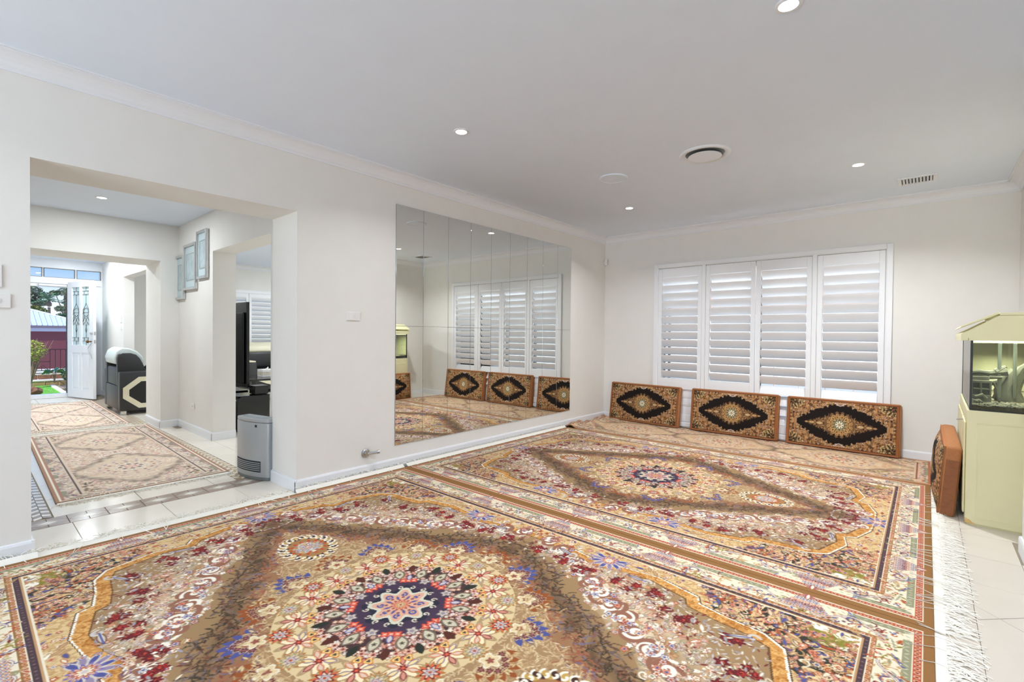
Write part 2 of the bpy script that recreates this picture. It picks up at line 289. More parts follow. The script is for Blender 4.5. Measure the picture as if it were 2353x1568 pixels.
def shutter(x0, x1, z0, z1, label, mid, lower, group='shutter panels of the room window', n=13, sb=.64, st=1.958):
    t = thing('shutter_panel', label, 'shutter', ((x0+x1)/2, 0, 0), 0, group); w = (x1-x0)/2; sw = .049
    for sg in (-1, 1): box('stile', K['shut'], *sorted((sg*w, sg*(w-sw))), -.022, .010, z0, z1, t, bevel=.003)
    box('top_rail', K['shut'], -w+sw, w-sw, -.021, .009, st, z1, t, bevel=.003); box('bottom_rail', K['shut'], -w+sw, w-sw, -.021, .009, z0, .185, t, bevel=.003)
    if mid: box('mid_rail', K['shut'], -w+sw, w-sw, -.021, .009, .505, sb, t, bevel=.003)
    p = (st-sb)/n; L = 2*(w-sw)-.006
    s = slat_mesh(L, math.radians(180-57)).build('slat', K['shut'], t, smooth=True); s.location = (0, .002, sb+p*.5)
    for i in range(1, n): share(s, 'slat', t, (0, .002, sb+p*(i+.5)))
    top = .505 if mid else sb-.01; k = 3 if mid else 4; q = (top-.185)/k
    s = slat_mesh(L, math.radians(86) if mid else math.radians(58)).build('slat', K['shut'], t, smooth=True); s.location = (0, .002, .185+q*.5)
    for i in range(1, k): share(s, 'slat', t, (0, .002, .185+q*(i+.5)))
    return t
for a, b, lb, md in ((.820, 1.389, 'narrow white shutter panel leftmost in the window, flat closed louvres at its foot', True), (1.437, 2.006, 'white shutter panel second from the left, solid mid rail above the middle cushion', True),
                     (2.015, 2.574, 'white shutter panel third from the left, louvres running down without a mid rail', False), (2.623, 3.207, 'white shutter panel rightmost in the window, louvres nearly shut, above the right-hand cushion', False)):
    shutter(a, b, .092, 2.078, lb, md, 0)
# neighbour's wall and fence beyond the shutters
nb = thing('neighbour_wall', 'salmon brick wall of the next house glimpsed between shutter louvres', 'wall', (2.0, 3.2, 0))
box('brick_face', K['nbrick'], -6, 6, .012, .2, -.2, 3.2, nb)
mo = MB()
for i in range(13): mo.box(-6, 6, .006, .013, 1.45+i*.086, 1.46+i*.086)
for i in range(13):
    for j in range(50): x = -6+j*.24+(.12 if i % 2 else 0); mo.box(x, x+.01, .006, .013, 1.46+i*.086, 1.536+i*.086)
mo.build('mortar_joints', K['mort'], nb, kind='stuff'); box('gutter', K['eave'], -6, 6, -.35, -.2, 2.45, 2.58, nb, bevel=.02)
fn = thing('side_fence', 'pale metal side fence glimpsed behind the shutters', 'fence', (2.0, 2.2, -.2))
for i in range(24): MB().box(-4+i*.34, -4+i*.34+.33, -.02+.012*(i % 2), .01, 0, 1.75).build('fence_sheet', K['fence'], fn)
struct('ground', K['conc'], (-7.3, 8.3, .25, 6, -.4, -.2))

# ================================================================== MIRROR
mr = thing('wall_mirror', 'wall mirror of tall frameless panels in two rows on the left wall', 'mirror', (0, -2.25, .202))
box('backing', K['slot'], .0, .002, -1.365, 1.365, 0, 2.123, mr)
mp = MB().box(.0021, .006, .0012, .3021, .0008, 1.0527).build('mirror_panel', K['mirror'], mr, bevel=.0011, seg=1); mp.location = (0, -1.365, 0)
for i in range(9):
    if i: share(mp, 'mirror_panel', mr, (0, -1.365+.3033*i, 0))
mq = MB().box(.0021, .006, .0012, .3021, .0008, 1.0692).build('mirror_panel', K['mirror'], mr, bevel=.0011, seg=1); mq.location = (0, -1.365, 1.0535)
for i in range(1, 9): share(mq, 'mirror_panel', mr, (0, -1.365+.3033*i, 1.0535))

# ================================================================== FRONT DOOR, TRANSOM, SIDELIGHT
fr = MB()                                            # white timber frame in the front wall
fr.box(-8.2, -8, -6.5, -6.1, 0, H); fr.box(-8.2, -8, -4.405, -4.25, 0, H); fr.box(-8.2, -8, -6.1, -4.405, 2.272, H)
fr.box(-8.17, -8.0, -6.1, -4.405, 2.0, 2.108); fr.box(-8.17, -8, -4.845, -4.80, .0, 2.0); fr.box(-8.17, -8, -5.70, -5.655, 0, 2.0); fr.box(-8.17, -8.03, -4.80, -4.405, 0, 2.0)
for yy in (-5.175, -4.752, -5.61): fr.box(-8.15, -8.02, yy-.010, yy+.014, 2.108, 2.272)
o = fr.build('wall_front', K['trim']); o['kind'] = 'structure'
tr = tag(thing('window_2', None, None), kind='structure')
for a, b in ((-5.6, -5.19), (-5.16, -4.765), (-4.735, -4.41)): box('pane', K['glass'], -8.1, -8.095, a, b, 2.112, 2.268, tr)
bd = MB()
for a, b in ((-5.596, -5.185), (-5.161, -4.762), (-4.738, -4.407)): frame2d(bd, 'x', -8.03, -8.0, a, b, 2.108, 2.272, .006)
bd.build('glazing_bead', K['lead'], tr)
sc = thing('screen_door_frame', 'white security screen frame standing in the open front doorway', 'door frame', (-8.02, -5.25, 0))
f2 = MB(); frame2d(f2, 'x', -.05, 0, -.405, .405, .012, 1.998, .02, .055); f2.build('frame', K['trim'], sc, bevel=.004)
box('sill', K['trim'], -.12, .02, -.405, .405, .0, .07, sc, bevel=.006); box('closer', K['trim'], 0, .05, .02, .38, 1.955, 1.99, sc, bevel=.008); box('seal', K['alu'], -.045, -.005, .373, .386, .075, 1.94, sc)
dr = tag(thing('door_1', None, None, (-7.93, -4.85, 0), math.atan2(.235, .78)), kind='structure')
lf = MB(); LW = .815
for a, b, c, d in ((0, .135, .02, 2.035), (LW-.135, LW, .02, 2.035), (.135, LW-.135, 1.94, 2.035), (.135, LW-.135, .80, .935), (.135, LW-.135, .02, .16), (.37, .445, .16, .80), (.37, .445, .935, 1.94)): lf.box(a, b, -.020, .020, c, d)
lf.build('leaf_frame', K['trim'], dr, bevel=.002)
for a, b in ((.135, .37), (.445, LW-.135)):
    p = MB(); p.box(a, b, -.010, .010, .16, .80); p.build('recessed_panel', K['trim'], dr); p = MB(); p.box(a+.03, b-.03, -.018, .018, .19, .77); p.build('raised_panel', K['trim'], dr, bevel=.008, seg=1)
    g = box('leadlight_pane', K['leadg'], a, b, -.004, .004, .935, 1.94, dr)
    w = b-a; c = (a+b)/2; ld = MB()
    def L_(*pts): ld.tube([(c+u*w/2, -.007, z) for u, z in pts], .0032, 5)
    for zz in (1.005, 1.065, 1.81, 1.87): L_((-1, zz), (1, zz))
    L_((0, 1.065), (0, 1.20)); L_((0, 1.66), (0, 1.81)); L_((0, .935), (0, 1.005)); L_((0, 1.87), (0, 1.94))
    for u in (-.5, .5): L_((u, 1.005), (u, 1.065)); L_((u, 1.81), (u, 1.87))
    for sg in (-1, 1):
        L_((0, 1.66), (sg*.35, 1.60), (sg*.9, 1.53), (sg*.55, 1.50)); L_((0, 1.58), (sg*.45, 1.56), (sg*.95, 1.46)); L_((0, 1.50), (sg*.5, 1.50), (sg*.95, 1.39)); L_((0, 1.42), (sg*.35, 1.46), (sg*.75, 1.34)); L_((0, 1.38), (sg*.45, 1.42), (sg*.9, 1.35), (sg*.7, 1.28), (sg*.5, 1.33))
        L_((0, 1.38), (sg*.3, 1.32), (0, 1.25)); L_((0, 1.25), (sg*.2, 1.20), (0, 1.15)); L_((0, 1.20), (0, 1.20+.001))
    ld.build('lead_came', K['lead'], dr)
kb = MB(); kb.tube([(LW-.06, -.02, 1.0), (LW-.06, -.055, 1.0)], .010, 8); kb.lathe([(.001, -.018), (.018, -.016), (.026, 0), (.018, .016), (.001, .018)], 12, (0, 0, 0), Matrix.Translation((LW-.06, -.075, 1.0)) @ Matrix.Rotation(PI/2, 4, 'X')); kb.build('handle', K['brass'], dr, smooth=True)
MB().tube([(LW-.04, -.02, 1.14), (LW-.04, -.05, 1.14)], .018, 10).build('deadlock', K['steel'], dr)
for zz in (1.0, 1.14): box('lock_plate', K['steel'], LW, LW+.003, -.012, .012, zz-.03, zz+.03, dr)
MB().tube([(LW-.05, -.03, .97), (LW-.10, -.035, .93), (LW-.13, -.035, .88), (LW-.11, -.035, .82), (LW-.06, -.03, .77), (LW-.05, -.025, .71)], .004, 6).build('safety_chain', K['steel'], dr)
# lounge window with shutters
w3 = tag(thing('window_3', None, None), kind='structure')
f3 = MB(); frame2d(f3, 'x', -7.36, -7.32, -3.3, -.9, .70, 2.07, .06); f3.build('architrave', K['shut'], w3); box('pane', K['glass'], -7.46, -7.455, -3.25, -.95, .75, 2.02, w3)
for k in range(4):
    y0 = -3.245+.574*k
    t = thing('shutter_panel', ['white shutter panel at the left end of the lounge window', 'white shutter panel of the lounge window behind the black television', 'bright white louvred shutter panel seen right of the television', 'white shutter panel at the far right of the lounge window'][k], 'shutter', (-7.36, y0+.285, 0), PI/2, 'shutter panels of the lounge window')
    for sg in (-1, 1): box('stile', K['shut'], *sorted((sg*.283, sg*.235)), -.02, .012, .76, 2.01, t)
    box('top_rail', K['shut'], -.235, .235, -.02, .012, 1.92, 2.01, t); box('bottom_rail', K['shut'], -.235, .235, -.02, .012, .76, .85, t)
    s = slat_mesh(.464, math.radians(180-52)).build('slat', K['shut'], t, smooth=True); s.location = (0, .002, .90)
    for i in range(1, 11): share(s, 'slat', t, (0, .002, .90+.0985*i))
# ------------------------------------------------------------------ woven pattern painter (colours per pile knot)
class Weave:
    """A quarter of a symmetric carpet, one colour per knot."""
    def __init__(s, U, V, h, base):
        s.h = h; s.nx = int(round(U/h))+1; s.ny = int(round(V/h))+1
        s.U, s.V = U, V
        s.u = np.linspace(0, U, s.nx); s.v = np.linspace(0, V, s.ny)
        s.X, s.Y = np.meshgrid(s.u, s.v, indexing='ij')
        s.c = np.empty((s.nx, s.ny, 3), np.float32); s.c[:] = base
    def fill(s, m, col, a=1.0):
        m = (np.asarray(m, np.float32)*a)[..., None]
        s.c[:] = s.c*(1-m)+np.array(col, np.float32)*m
    def win(s, x, y, r):
        i0 = max(0, int((x-r)/s.h)-1); i1 = min(s.nx, int((x+r)/s.h)+3)
        j0 = max(0, int((y-r)/s.h)-1); j1 = min(s.ny, int((y+r)/s.h)+3)
        if i0 >= i1 or j0 >= j1: return None
        return (slice(i0, i1), slice(j0, j1)), s.X[i0:i1, j0:j1]-x, s.Y[i0:i1, j0:j1]-y
    def put(s, sl, d, col, a=1.0):          # d: signed distance, inside < 0
        m = np.clip(.5-d/s.h, 0, 1)[..., None]*a
        w = s.c[sl]; w += (np.array(col, np.float32)-w)*m
    def disc(s, x, y, r, col, a=1.0):
        w = s.win(x, y, r)
        if w: s.put(w[0], np.hypot(w[1], w[2])-r, col, a)
    def flower(s, x, y, r, n, col, rim, heart, ph=0.):
        w = s.win(x, y, r*1.1)
        if not w: return
        sl, dx, dy = w; q = np.hypot(dx, dy); t = np.arctan2(dy, dx)
        e = r*(.80+.2*np.cos(n*(t-ph)))
        s.put(sl, q-e, rim); s.put(sl, q-e*.78, col)
        if heart is not None: s.put(sl, q-e*.38, heart)
    def leaf(s, x, y, l, wd, ang, col, rim=None):
        w = s.win(x, y, l)
        if not w: return
        sl, dx, dy = w; ca, sa = math.cos(ang), math.sin(ang)
        p = (dx*ca+dy*sa)/l; q = -dx*sa+dy*ca
        e = np.where(np.abs(p) < 1, wd*(1-p*p), -1.)
        if rim is not None: s.put(sl, np.abs(q)-e, rim); e = e-wd*.35
        s.put(sl, np.abs(q)-e, col)
    def stroke(s, pts, wd, col, a=1.0):
        for k in range(len(pts)-1):
            (x0, y0), (x1, y1) = pts[k], pts[k+1]
            n = max(1, int(math.hypot(x1-x0, y1-y0)/max(wd, s.h*.6)))
            for i in range(n):
                t = i/n; s.disc(x0+(x1-x0)*t, y0+(y1-y0)*t, wd, col, a)
    def spiral(s, x, y, r, ang, turn, wd, col):
        n = 26; pts = []
        for i in range(n):
            t = i/(n-1); q = r*(1-t*.85); a = ang+turn*t
            pts.append((x+q*math.cos(a), y+q*math.sin(a)))
        s.stroke(pts, wd, col)
    def full(s):                             # unfold the quarter; returns linear RGB on the full knot grid
        q = s.c/255.
        f = np.concatenate([q[::-1], q[1:]], 0); f = np.concatenate([f[:, ::-1], f[:, 1:]], 1)
        return np.where(f <= .04045, f/12.92, ((f+.055)/1.055)**2.4)

def inside(P, X, Y):
    r = np.zeros(X.shape, bool); n = len(P)
    for i in range(n):
        (x0, y0), (x1, y1) = P[i], P[(i+1) % n]
        if y0 == y1: continue
        c = ((y0 > Y) != (y1 > Y)) & (X < (x1-x0)*(Y-y0)/(y1-y0)+x0); r ^= c
    return r

def blotch(rng, X, Y, f, n=10):               # smooth irregular field in about -1..1
    o = 0
    for i in range(n):
        a = rng.uniform(0, 2*math.pi); k = f*rng.uniform(.6, 1.8)
        o = o+np.sin(k*(X*math.cos(a)+Y*math.sin(a))+rng.uniform(0, 6.28))
    return o/n**.5

CREAM = (236, 224, 198); IVORY = (246, 238, 222); BEIGE = (222, 192, 144); GOLD = (202, 146, 84); FIELD = (160, 130, 94)
BROWN = (150, 108, 66); WINE = (112, 36, 40); ROSE = (158, 48, 46); BLUE = (84, 88, 144); NAVY = (44, 42, 58); CORAL = (226, 112, 86)
BLACK = (42, 40, 34); OLIVE = (134, 128, 54); RUST = (176, 84, 52); LILAC = (208, 194, 192); SMOKE = (84, 62, 46); REDB = (146, 84, 64)
SAGE = (150, 148, 118); PLUM = (78, 58, 62); TAN = (196, 160, 112); PINK = (214, 150, 130)
MIX = [CREAM, IVORY, PINK, LILAC, RUST, BLUE, OLIVE, TAN, CORAL, WINE, SAGE]

def bits(w, rng, mask, n, kinds, cols, rims, r0, r1):
    ii, jj = np.nonzero(mask)
    if not len(ii): return
    for k in range(n):
        q = rng.randrange(len(ii)); x, y = w.u[ii[q]], w.v[jj[q]]
        r = rng.uniform(r0, r1); k_ = rng.choice(kinds); c = rng.choice(cols); rim = rng.choice(rims)
        if k_ == 'f': w.flower(x, y, r, rng.choice((5, 6, 8)), c, rim, rng.choice(cols), rng.random()*3)
        elif k_ == 'l': w.leaf(x, y, r*1.5, r*.5, rng.random()*3.14, c, rim)
        elif k_ == 's': w.spiral(x, y, r*1.3, rng.random()*6.28, rng.choice((-5, 5)), max(.0022, r*.16), c)
        elif k_ == 'v':
            a = rng.random()*6.28; p = [(x, y)]
            for i in range(6):
                a += rng.uniform(-.7, .7); x += math.cos(a)*r*.8; y += math.sin(a)*r*.8; p.append((x, y))
                if i % 2: w.leaf(x+r*.3, y, r*.55, r*.25, a+1, c)
            w.stroke(p, max(.0018, r*.1), c)

def border(w, bu, bv, rng, lotus_u, lotus_v):
    du, dv = (w.U-w.X)/bu, (w.V-w.Y)/bv
    b = np.minimum(du, dv); side = du < dv
    t = np.where(side, w.Y, w.X); per = np.where(side, lotus_v, lotus_u)
    ph = np.abs(((t/per+.5) % 1)-.5)          # 0 at lotus centres
    w.fill(b < 1.075, CREAM); w.fill(b < .16, BROWN)
    w.fill((b > .165) & (b < .315), (186, 92, 64))
    w.fill((b > .165) & (b < .18), CREAM); w.fill((b > .295) & (b < .315), CREAM)
    g = (b > .315) & (b < .46)
    w.fill(g & (ph > .23), SAGE)
    w.fill((b > .84) & (b < .93), (170, 112, 80)); w.fill((b > .835) & (b < .852), BROWN)
    w.fill((b > .93) & (b < 1.02), PLUM); w.fill((b > .915) & (b < .93), CREAM); w.fill((b > 1.02) & (b < 1.05), (190, 150, 110))
    step = .026
    def along(fn):
        k = 0
        while k*step < w.U: fn(k*step, None, k); k += 1
        k = 0
        while k*step < w.V: fn(None, k*step, k); k += 1
    def pos(x, y, q):                          # q in border units -> point
        return (x, w.V-q*bv) if y is None else (w.U-q*bu, y)
    def ok(x, y, q): return (w.U-x)/bu >= q-.02 if y is None else (w.V-y)/bv >= q-.02
    def ring(x, y, k):
        p = pos(x, y, .238)
        if ok(x, y, .238): w.disc(*p, .0085, CREAM); w.disc(*p, .0058, (150, 60, 44))
        p = pos(x, y, .885)
        if ok(x, y, .885): w.disc(*p, .0075, CREAM if k % 2 else BEIGE); w.disc(*p, .0045, RUST)
        p = pos(x, y, .975)
        if ok(x, y, .975): w.disc(*p, .0042, (126, 104, 108) if k % 2 else (104, 84, 90))
        p = pos(x, y, .388)
        if ok(x, y, .388) and g[min(w.nx-1, int(p[0]/w.h)), min(w.ny-1, int(p[1]/w.h))]:
            w.leaf(*p, .011, .0035, .7 if k % 2 else 2.4, (192, 188, 160))
    along(ring)
    m = (b > .34) & (b < .82)
    bits(w, rng, (b > .47) & (b < .82), int(150*(w.U+w.V)), 'fsvl', [BLUE, RUST, SAGE, TAN, PINK, WINE, OLIVE, TAN], [CREAM, TAN, IVORY], .008, .017)
    def lot(x, y):
        v = y is None
        def P(q, o): return (x+o, w.V-q*bv) if v else (w.U-q*bu, y+o)
        L = per_ = lotus_u if v else lotus_v
        for sg in (-1, 1):                       # trailing acanthus arms
            pts = [P(.62+.16*math.sin(i*.55), sg*i*L*.030) for i in range(16)]
            w.stroke(pts, .0048, (120, 100, 130)); w.stroke(pts, .0024, CREAM)
            for i in range(2, 16, 2):
                q = P(.62+.16*math.sin(i*.55)+(.13 if i % 4 else -.13), sg*i*L*.030)
                w.leaf(*q, .018, .0062, (0.6 if i % 4 else 2.3), [BLUE, RUST, SAGE, TAN][i//2 % 4], IVORY)
            q = P(.6, sg*L*.26); w.spiral(*q, .030, 0 if v else 1.57, 5.5*sg, .003, (96, 84, 120))
        for i in range(7):
            wd = .085*(1-i/7)
            for o in np.linspace(-wd, wd, 2+2*(6-i)//2):
                w.flower(*P(.70-.085*i, o), .014, 5, [CREAM, LILAC, PINK, IVORY][i % 4], [RUST, BLUE, PLUM][i % 3], [BLUE, RUST][i % 2])
        w.leaf(*P(.22, 0), .030, .010, 1.57 if v else 0, IVORY, RUST)
    k = 0
    while k*lotus_u < w.U-.18: lot(k*lotus_u, None); k += 1
    k = 0
    while k*lotus_v < w.V-.18: lot(None, k*lotus_v); k += 1
    return b

def medallion(w, rng, cx, R, arms=16):
    def ring(n, r, ph=0.):
        for k in range(n):
            a = 2*math.pi*(k+ph)/n; x, y = cx+r*math.cos(a), r*math.sin(a)
            if x > -.1*R-.05 and y > -.1*R-.05: yield x, y, a, k
    q = np.hypot(w.X-cx, w.Y); t = np.arctan2(w.Y, w.X-cx); h = arms//2
    s = R/.58
    w.fill(q < .49*s, (222, 198, 154)); w.fill(q < .335*s, (72, 52, 52))
    bits(w, rng, (q > .205*s) & (q < .335*s), 150, 'ff', [PINK, CREAM, IVORY, (222, 176, 150), LILAC], [WINE, RUST, (150, 110, 96)], .011, .018)
    for x, y, a, k in ring(arms, .545*s):           # flower-tipped outer cartouches
        tip = BLUE if k % 2 else (150, 84, 48); dk = (92, 44, 52) if k % 2 else (104, 56, 42)
        for j in range(-3, 4):
            b = a+j*.33; r = .062*s
            xx, yy = x+r*math.cos(b)*1.0-.012*math.cos(a)*abs(j), y+r*math.sin(b)-.012*math.sin(a)*abs(j)
            w.leaf(xx+.022*math.cos(b), yy+.022*math.sin(b), .034*s, .015*s, b, tip)
            w.flower(xx, yy, .021*s, 6, dk, (206, 180, 150), (150, 96, 96))
        w.flower(x-.01*math.cos(a), y-.01*math.sin(a), .045*s, 5, (226, 204, 160), CREAM, (150, 90, 76), a)
    for x, y, a, k in ring(arms, .40*s, .5):        # ivory blossoms
        w.flower(x, y, .086*s, 9, (246, 228, 190), (178, 150, 112), None, a)
        for j in range(6):
            b = a+j*1.047; w.leaf(x+.040*s*math.cos(b), y+.040*s*math.sin(b), .026*s, .012*s, b, [PINK, (240, 214, 160), (226, 196, 176)][j % 3], [WINE, (120, 100, 130), (200, 110, 70)][j % 3])
        w.flower(x, y, .022*s, 6, WINE, PINK, CORAL)
        xi, yi = x-.05*s*math.cos(a), y-.05*s*math.sin(a)
        for j in (-1, 1): w.flower(xi+.02*s*math.sin(a)*j, yi-.02*s*math.cos(a)*j, .022*s, 3, (240, 206, 130), (206, 110, 66), PLUM)
    for x, y, a, k in ring(arms, .455*s):           # red / sage medallions between them
        c = CORAL if k % 2 else (206, 186, 140)
        w.flower(x, y, .054*s, 12, c, (176, 120, 70), None, a); w.flower(x, y, .038*s, 8, (222, 196, 168), WINE if k % 2 else SAGE, None, a)
        w.flower(x, y, .020*s, 6, LILAC, (110, 96, 130), RUST)
    for x, y, a, k in ring(arms, .315*s):
        w.leaf(x, y, .035*s, .017*s, a, (44, 48, 38) if k % 2 else (88, 46, 36))
        for j in (-1, 1): w.flower(x+.04*s*math.sin(a)*j, y-.04*s*math.cos(a)*j, .017*s, 6, PINK, CREAM, WINE)
    for x, y, a, k in ring(arms, .262*s, .5):
        w.leaf(x, y, .046*s, .027*s, a, (206, 196, 172), (120, 104, 88)); w.flower(x, y, .018*s, 5, SAGE, CREAM, PLUM)
    w.fill(q < .205*s, (70, 54, 74))
    for x, y, a, k in ring(h, .20*s, .5 if h % 2 else 0):
        for j in (-1, 0, 1): w.flower(x+.024*s*math.sin(a)*j, y-.024*s*math.cos(a)*j, .022*s, 4, CORAL, (178, 60, 60), (240, 180, 160))
        w.leaf(x+.03*s*math.cos(a), y+.03*s*math.sin(a), .026*s, .014*s, a, LILAC, BLUE)
    for x, y, a, k in ring(h, .20*s, 0. if h % 2 else .5):
        w.flower(x, y, .030*s, 5, (206, 192, 176), (104, 92, 100), (150, 140, 150), a)
    e = .112+.020*np.cos(h*t)
    w.fill(q < (e+.032)*s, NAVY)
    for x, y, a, k in ring(2*h, .138*s, .5): w.spiral(x, y, .014*s, a, 6, .0025, CREAM)
    w.fill(q < (e+.006)*s, (214, 210, 190)); w.fill(q < (e-.012)*s, (222, 172, 146))
    for x, y, a, k in ring(h, .080*s): w.spiral(x, y, .016*s, a, 6, .004, BLUE); w.flower(x-.02*s*math.cos(a), y-.02*s*math.sin(a), .013*s, 5, RUST, CREAM, BLUE)
    for x, y, a, k in ring(h, .056*s, .5): w.leaf(x, y, .02*s, .008*s, a, BLUE, PINK)
    w.flower(cx, 0, .045*s, 12, (226, 150, 120), (160, 70, 60), (206, 200, 150)); w.flower(cx, 0, .018*s, 8, CREAM, OLIVE, RUST)

def big_rug(h=.0035):
    rng = random.Random(7); nr = random.Random(11)
    w = Weave(1.75, 1.265, h, BEIGE); X, Y = w.X, w.Y
    n1 = blotch(nr, X, Y, 26); n2 = blotch(nr, X, Y, 60); n3 = blotch(nr, X, Y, 12)
    Q = [(1.42, 0), (1.41, .18), (1.36, .35), (1.305, .385), (1.33, .52), (1.27, .72), (1.19, .75), (1.05, .765), (.93, .79), (.905, .84), (.72, .885), (.56, .865), (.45, .83), (.28, .86), (0, .895)]
    P = Q+[(0, 0)]
    P2 = [(x+.052*(x/1.42 if x > .9 else .25), y+.048*(1 if x < 1.2 else .5)) for x, y in Q]; P2[0] = (1.475, -.01); P2 = P2+[(0, -.01)]
    P3 = [(x+.008, y+.007) for x, y in P2[:-1]]+[(0, -.01)]; P4 = [(x+.013, y+.011) for x, y in P2[:-1]]+[(0, -.01)]
    # corner foliage on beige
    fld = (X < 1.55) & (Y < 1.05)
    out = fld & ~inside(P4, X, Y)
    dc = np.hypot((X-1.50)/1.25, Y-1.02)
    bits(w, rng, out, 900, 'vl', [TAN, (190, 150, 100), (204, 176, 130)], [BEIGE], .008, .014)
    blk = out & (dc > .12) & (dc+.05*n1 < .42)
    w.fill(blk & (n2+.4*n1 > -.15), (58, 54, 44))
    w.fill(out & (dc < .13+.02*n1), IVORY); w.fill(out & (np.hypot((X-1.42)/1.5, Y-.93) < .045+.012*n2), OLIVE)
    w.fill(out & (np.abs(dc-.15+.015*n1) < .012), (110, 100, 76))
    bits(w, rng, out & (dc < .16), 80, 'flv', [RUST, PINK, OLIVE, TAN, (160, 150, 80), CREAM], [(150, 110, 90), OLIVE, TAN], .007, .013)
    bits(w, rng, blk, 430, 'ffls', [PINK, CREAM, BEIGE, RUST, (232, 206, 170), TAN, BLUE, PINK], [BLACK, RUST, (80, 70, 60), (150, 110, 90)], .010, .022)
    bits(w, rng, out & ~blk, 200, 'fl', [PINK, RUST, CREAM, IVORY, TAN, BLUE], [RUST, TAN, (150, 110, 90)], .010, .020)
    # ribbon and central panel
    w.fill(inside(P4, X, Y), (96, 70, 50)); w.fill(inside(P3, X, Y), IVORY); w.fill(inside(P2, X, Y), GOLD)
    rib = inside(P2, X, Y) & ~inside(P, X, Y)
    bits(w, rng, rib, 420, 'sl', [(172, 110, 56), (224, 176, 112)], [GOLD], .008, .012)
    pan = inside(P, X, Y)
    w.fill(inside([(x*1.006, y*1.006) for x, y in P], X, Y), (110, 78, 48)); w.fill(pan, FIELD)
    L = (np.abs(Y)/.64)**.9+(np.abs(X)/1.20)**1.15+.05*n1
    # lens of smoky foliage
    sm = np.exp(-((L-1.12)/.085)**2); w.fill(pan, SMOKE, sm*.58*np.clip(.75+.5*n1, 0, 1.25))
    rd = np.exp(-((L-.97)/.075)**2); w.fill(pan, REDB, rd*.75*np.clip(.75+.3*n3, 0, 1.2))
    w.fill(pan & (L < .9), (170, 136, 100), .6)
    bits(w, rng, pan & (L > 1.02) & (L < 1.26), 560, 'lv', [(64, 54, 40), (92, 70, 52), (112, 100, 104), (110, 76, 58), (56, 52, 40)], [(130, 100, 76), SMOKE, REDB], .008, .013)
    bits(w, rng, pan & (L > .86) & (L < 1.04), 330, 'lv', [(156, 92, 72), (118, 70, 54), (112, 108, 140), (190, 160, 116), (164, 100, 78)], [REDB, FIELD], .006, .011)
    bits(w, rng, pan & (L < .92), 1000, 'vl', [(208, 180, 140), (222, 200, 162), (190, 156, 116)], [(160, 128, 94)], .007, .012)
    # ring of pale scrolls, clouds and roses
    ringm = pan & (L > 1.30)
    w.fill(ringm, (232, 212, 184), np.clip(1.5*np.exp(-((L-1.52)/.20)**2)*(.55+.5*n1), 0, .85))
    bits(w, rng, ringm & (L < 1.85), 860, 'ffls', [CREAM, IVORY, PINK, TAN, LILAC, SAGE, IVORY], [(150, 90, 66), RUST, (140, 114, 94), (190, 150, 120)], .009, .021)
    bits(w, rng, ringm & (L > 1.6), 420, 'l', [LILAC, (222, 206, 176), (186, 170, 160), WINE], [FIELD, (140, 120, 96)], .007, .012)
    n = 15
    for k in range(n):
        a = (k+.35)/n*1.57; r = 1
        for r in np.arange(.5, 1.6, .01):
            x, y = r*math.cos(a), r*math.sin(a)*.72
            if (abs(y)/.64)**.9+(x/1.20)**1.15 > 1.44: break
        for j in range(3):
            q = .055-.012*j; w.spiral(x+rng.uniform(-.02, .02), y+rng.uniform(-.03, .03), q, rng.random()*6, rng.choice((-5.6, 5.6)), .0115, (150, 104, 84)); w.spiral(x, y, q, a*3+j*2, (5.4, -5.4)[k % 2], .0085, IVORY)
        for j in range(6): w.flower(x+rng.gauss(0, .035), y+rng.gauss(0, .03), .018, 5, rng.choice([CREAM, PINK, LILAC]), rng.choice([RUST, BLUE, WINE]), rng.choice([RUST, BLUE]))
    n = 12
    for k in range(n):
        a = (k+.15)/n*1.57
        for r in np.arange(.5, 1.6, .01):
            x, y = r*math.cos(a), r*math.sin(a)*.72
            if not inside(P, np.array([x*1.075]), np.array([y*1.095]))[0]: break
        for j in range(5):
            xx, yy = x+rng.gauss(0, .034), y+rng.gauss(0, .028); q = rng.uniform(.020, .030)
            w.flower(xx, yy, q, 6, ROSE if j % 2 else WINE, (96, 34, 40), (196, 84, 66)); w.spiral(xx, yy, q*.5, j, 5, .0022, (84, 26, 34))
        bits(w, rng, pan & (np.hypot(X-x, Y-y) < .10), 16, 'l', [LILAC, (160, 160, 180), IVORY, WINE], [FIELD, (140, 120, 96)], .008, .013)
    # pendants
    for px, s in ((.84, 1.),):
        w.fill(np.hypot((X-px)/1.25, Y) < .125, (168, 126, 84))
        for i in range(14):
            a = i/13*math.pi; x, y = px+.15*math.cos(a), .112*math.sin(a)
            w.leaf(x, y, .034, .014, a+.6, (70, 44, 34) if i % 2 else (196, 160, 90)); w.spiral(x, y, .026, a, 5.5, .005, IVORY)
        w.flower(px, 0, .098, 14, (214, 128, 88), (196, 80, 52), None); w.flower(px, 0, .078, 10, (226, 206, 190), (150, 140, 130), None)
        bits(w, rng, np.hypot(X-px, Y) < .07, 60, 'fl', [IVORY, LILAC, CREAM, (222, 180, 110)], [RUST, SAGE, BLUE], .007, .014)
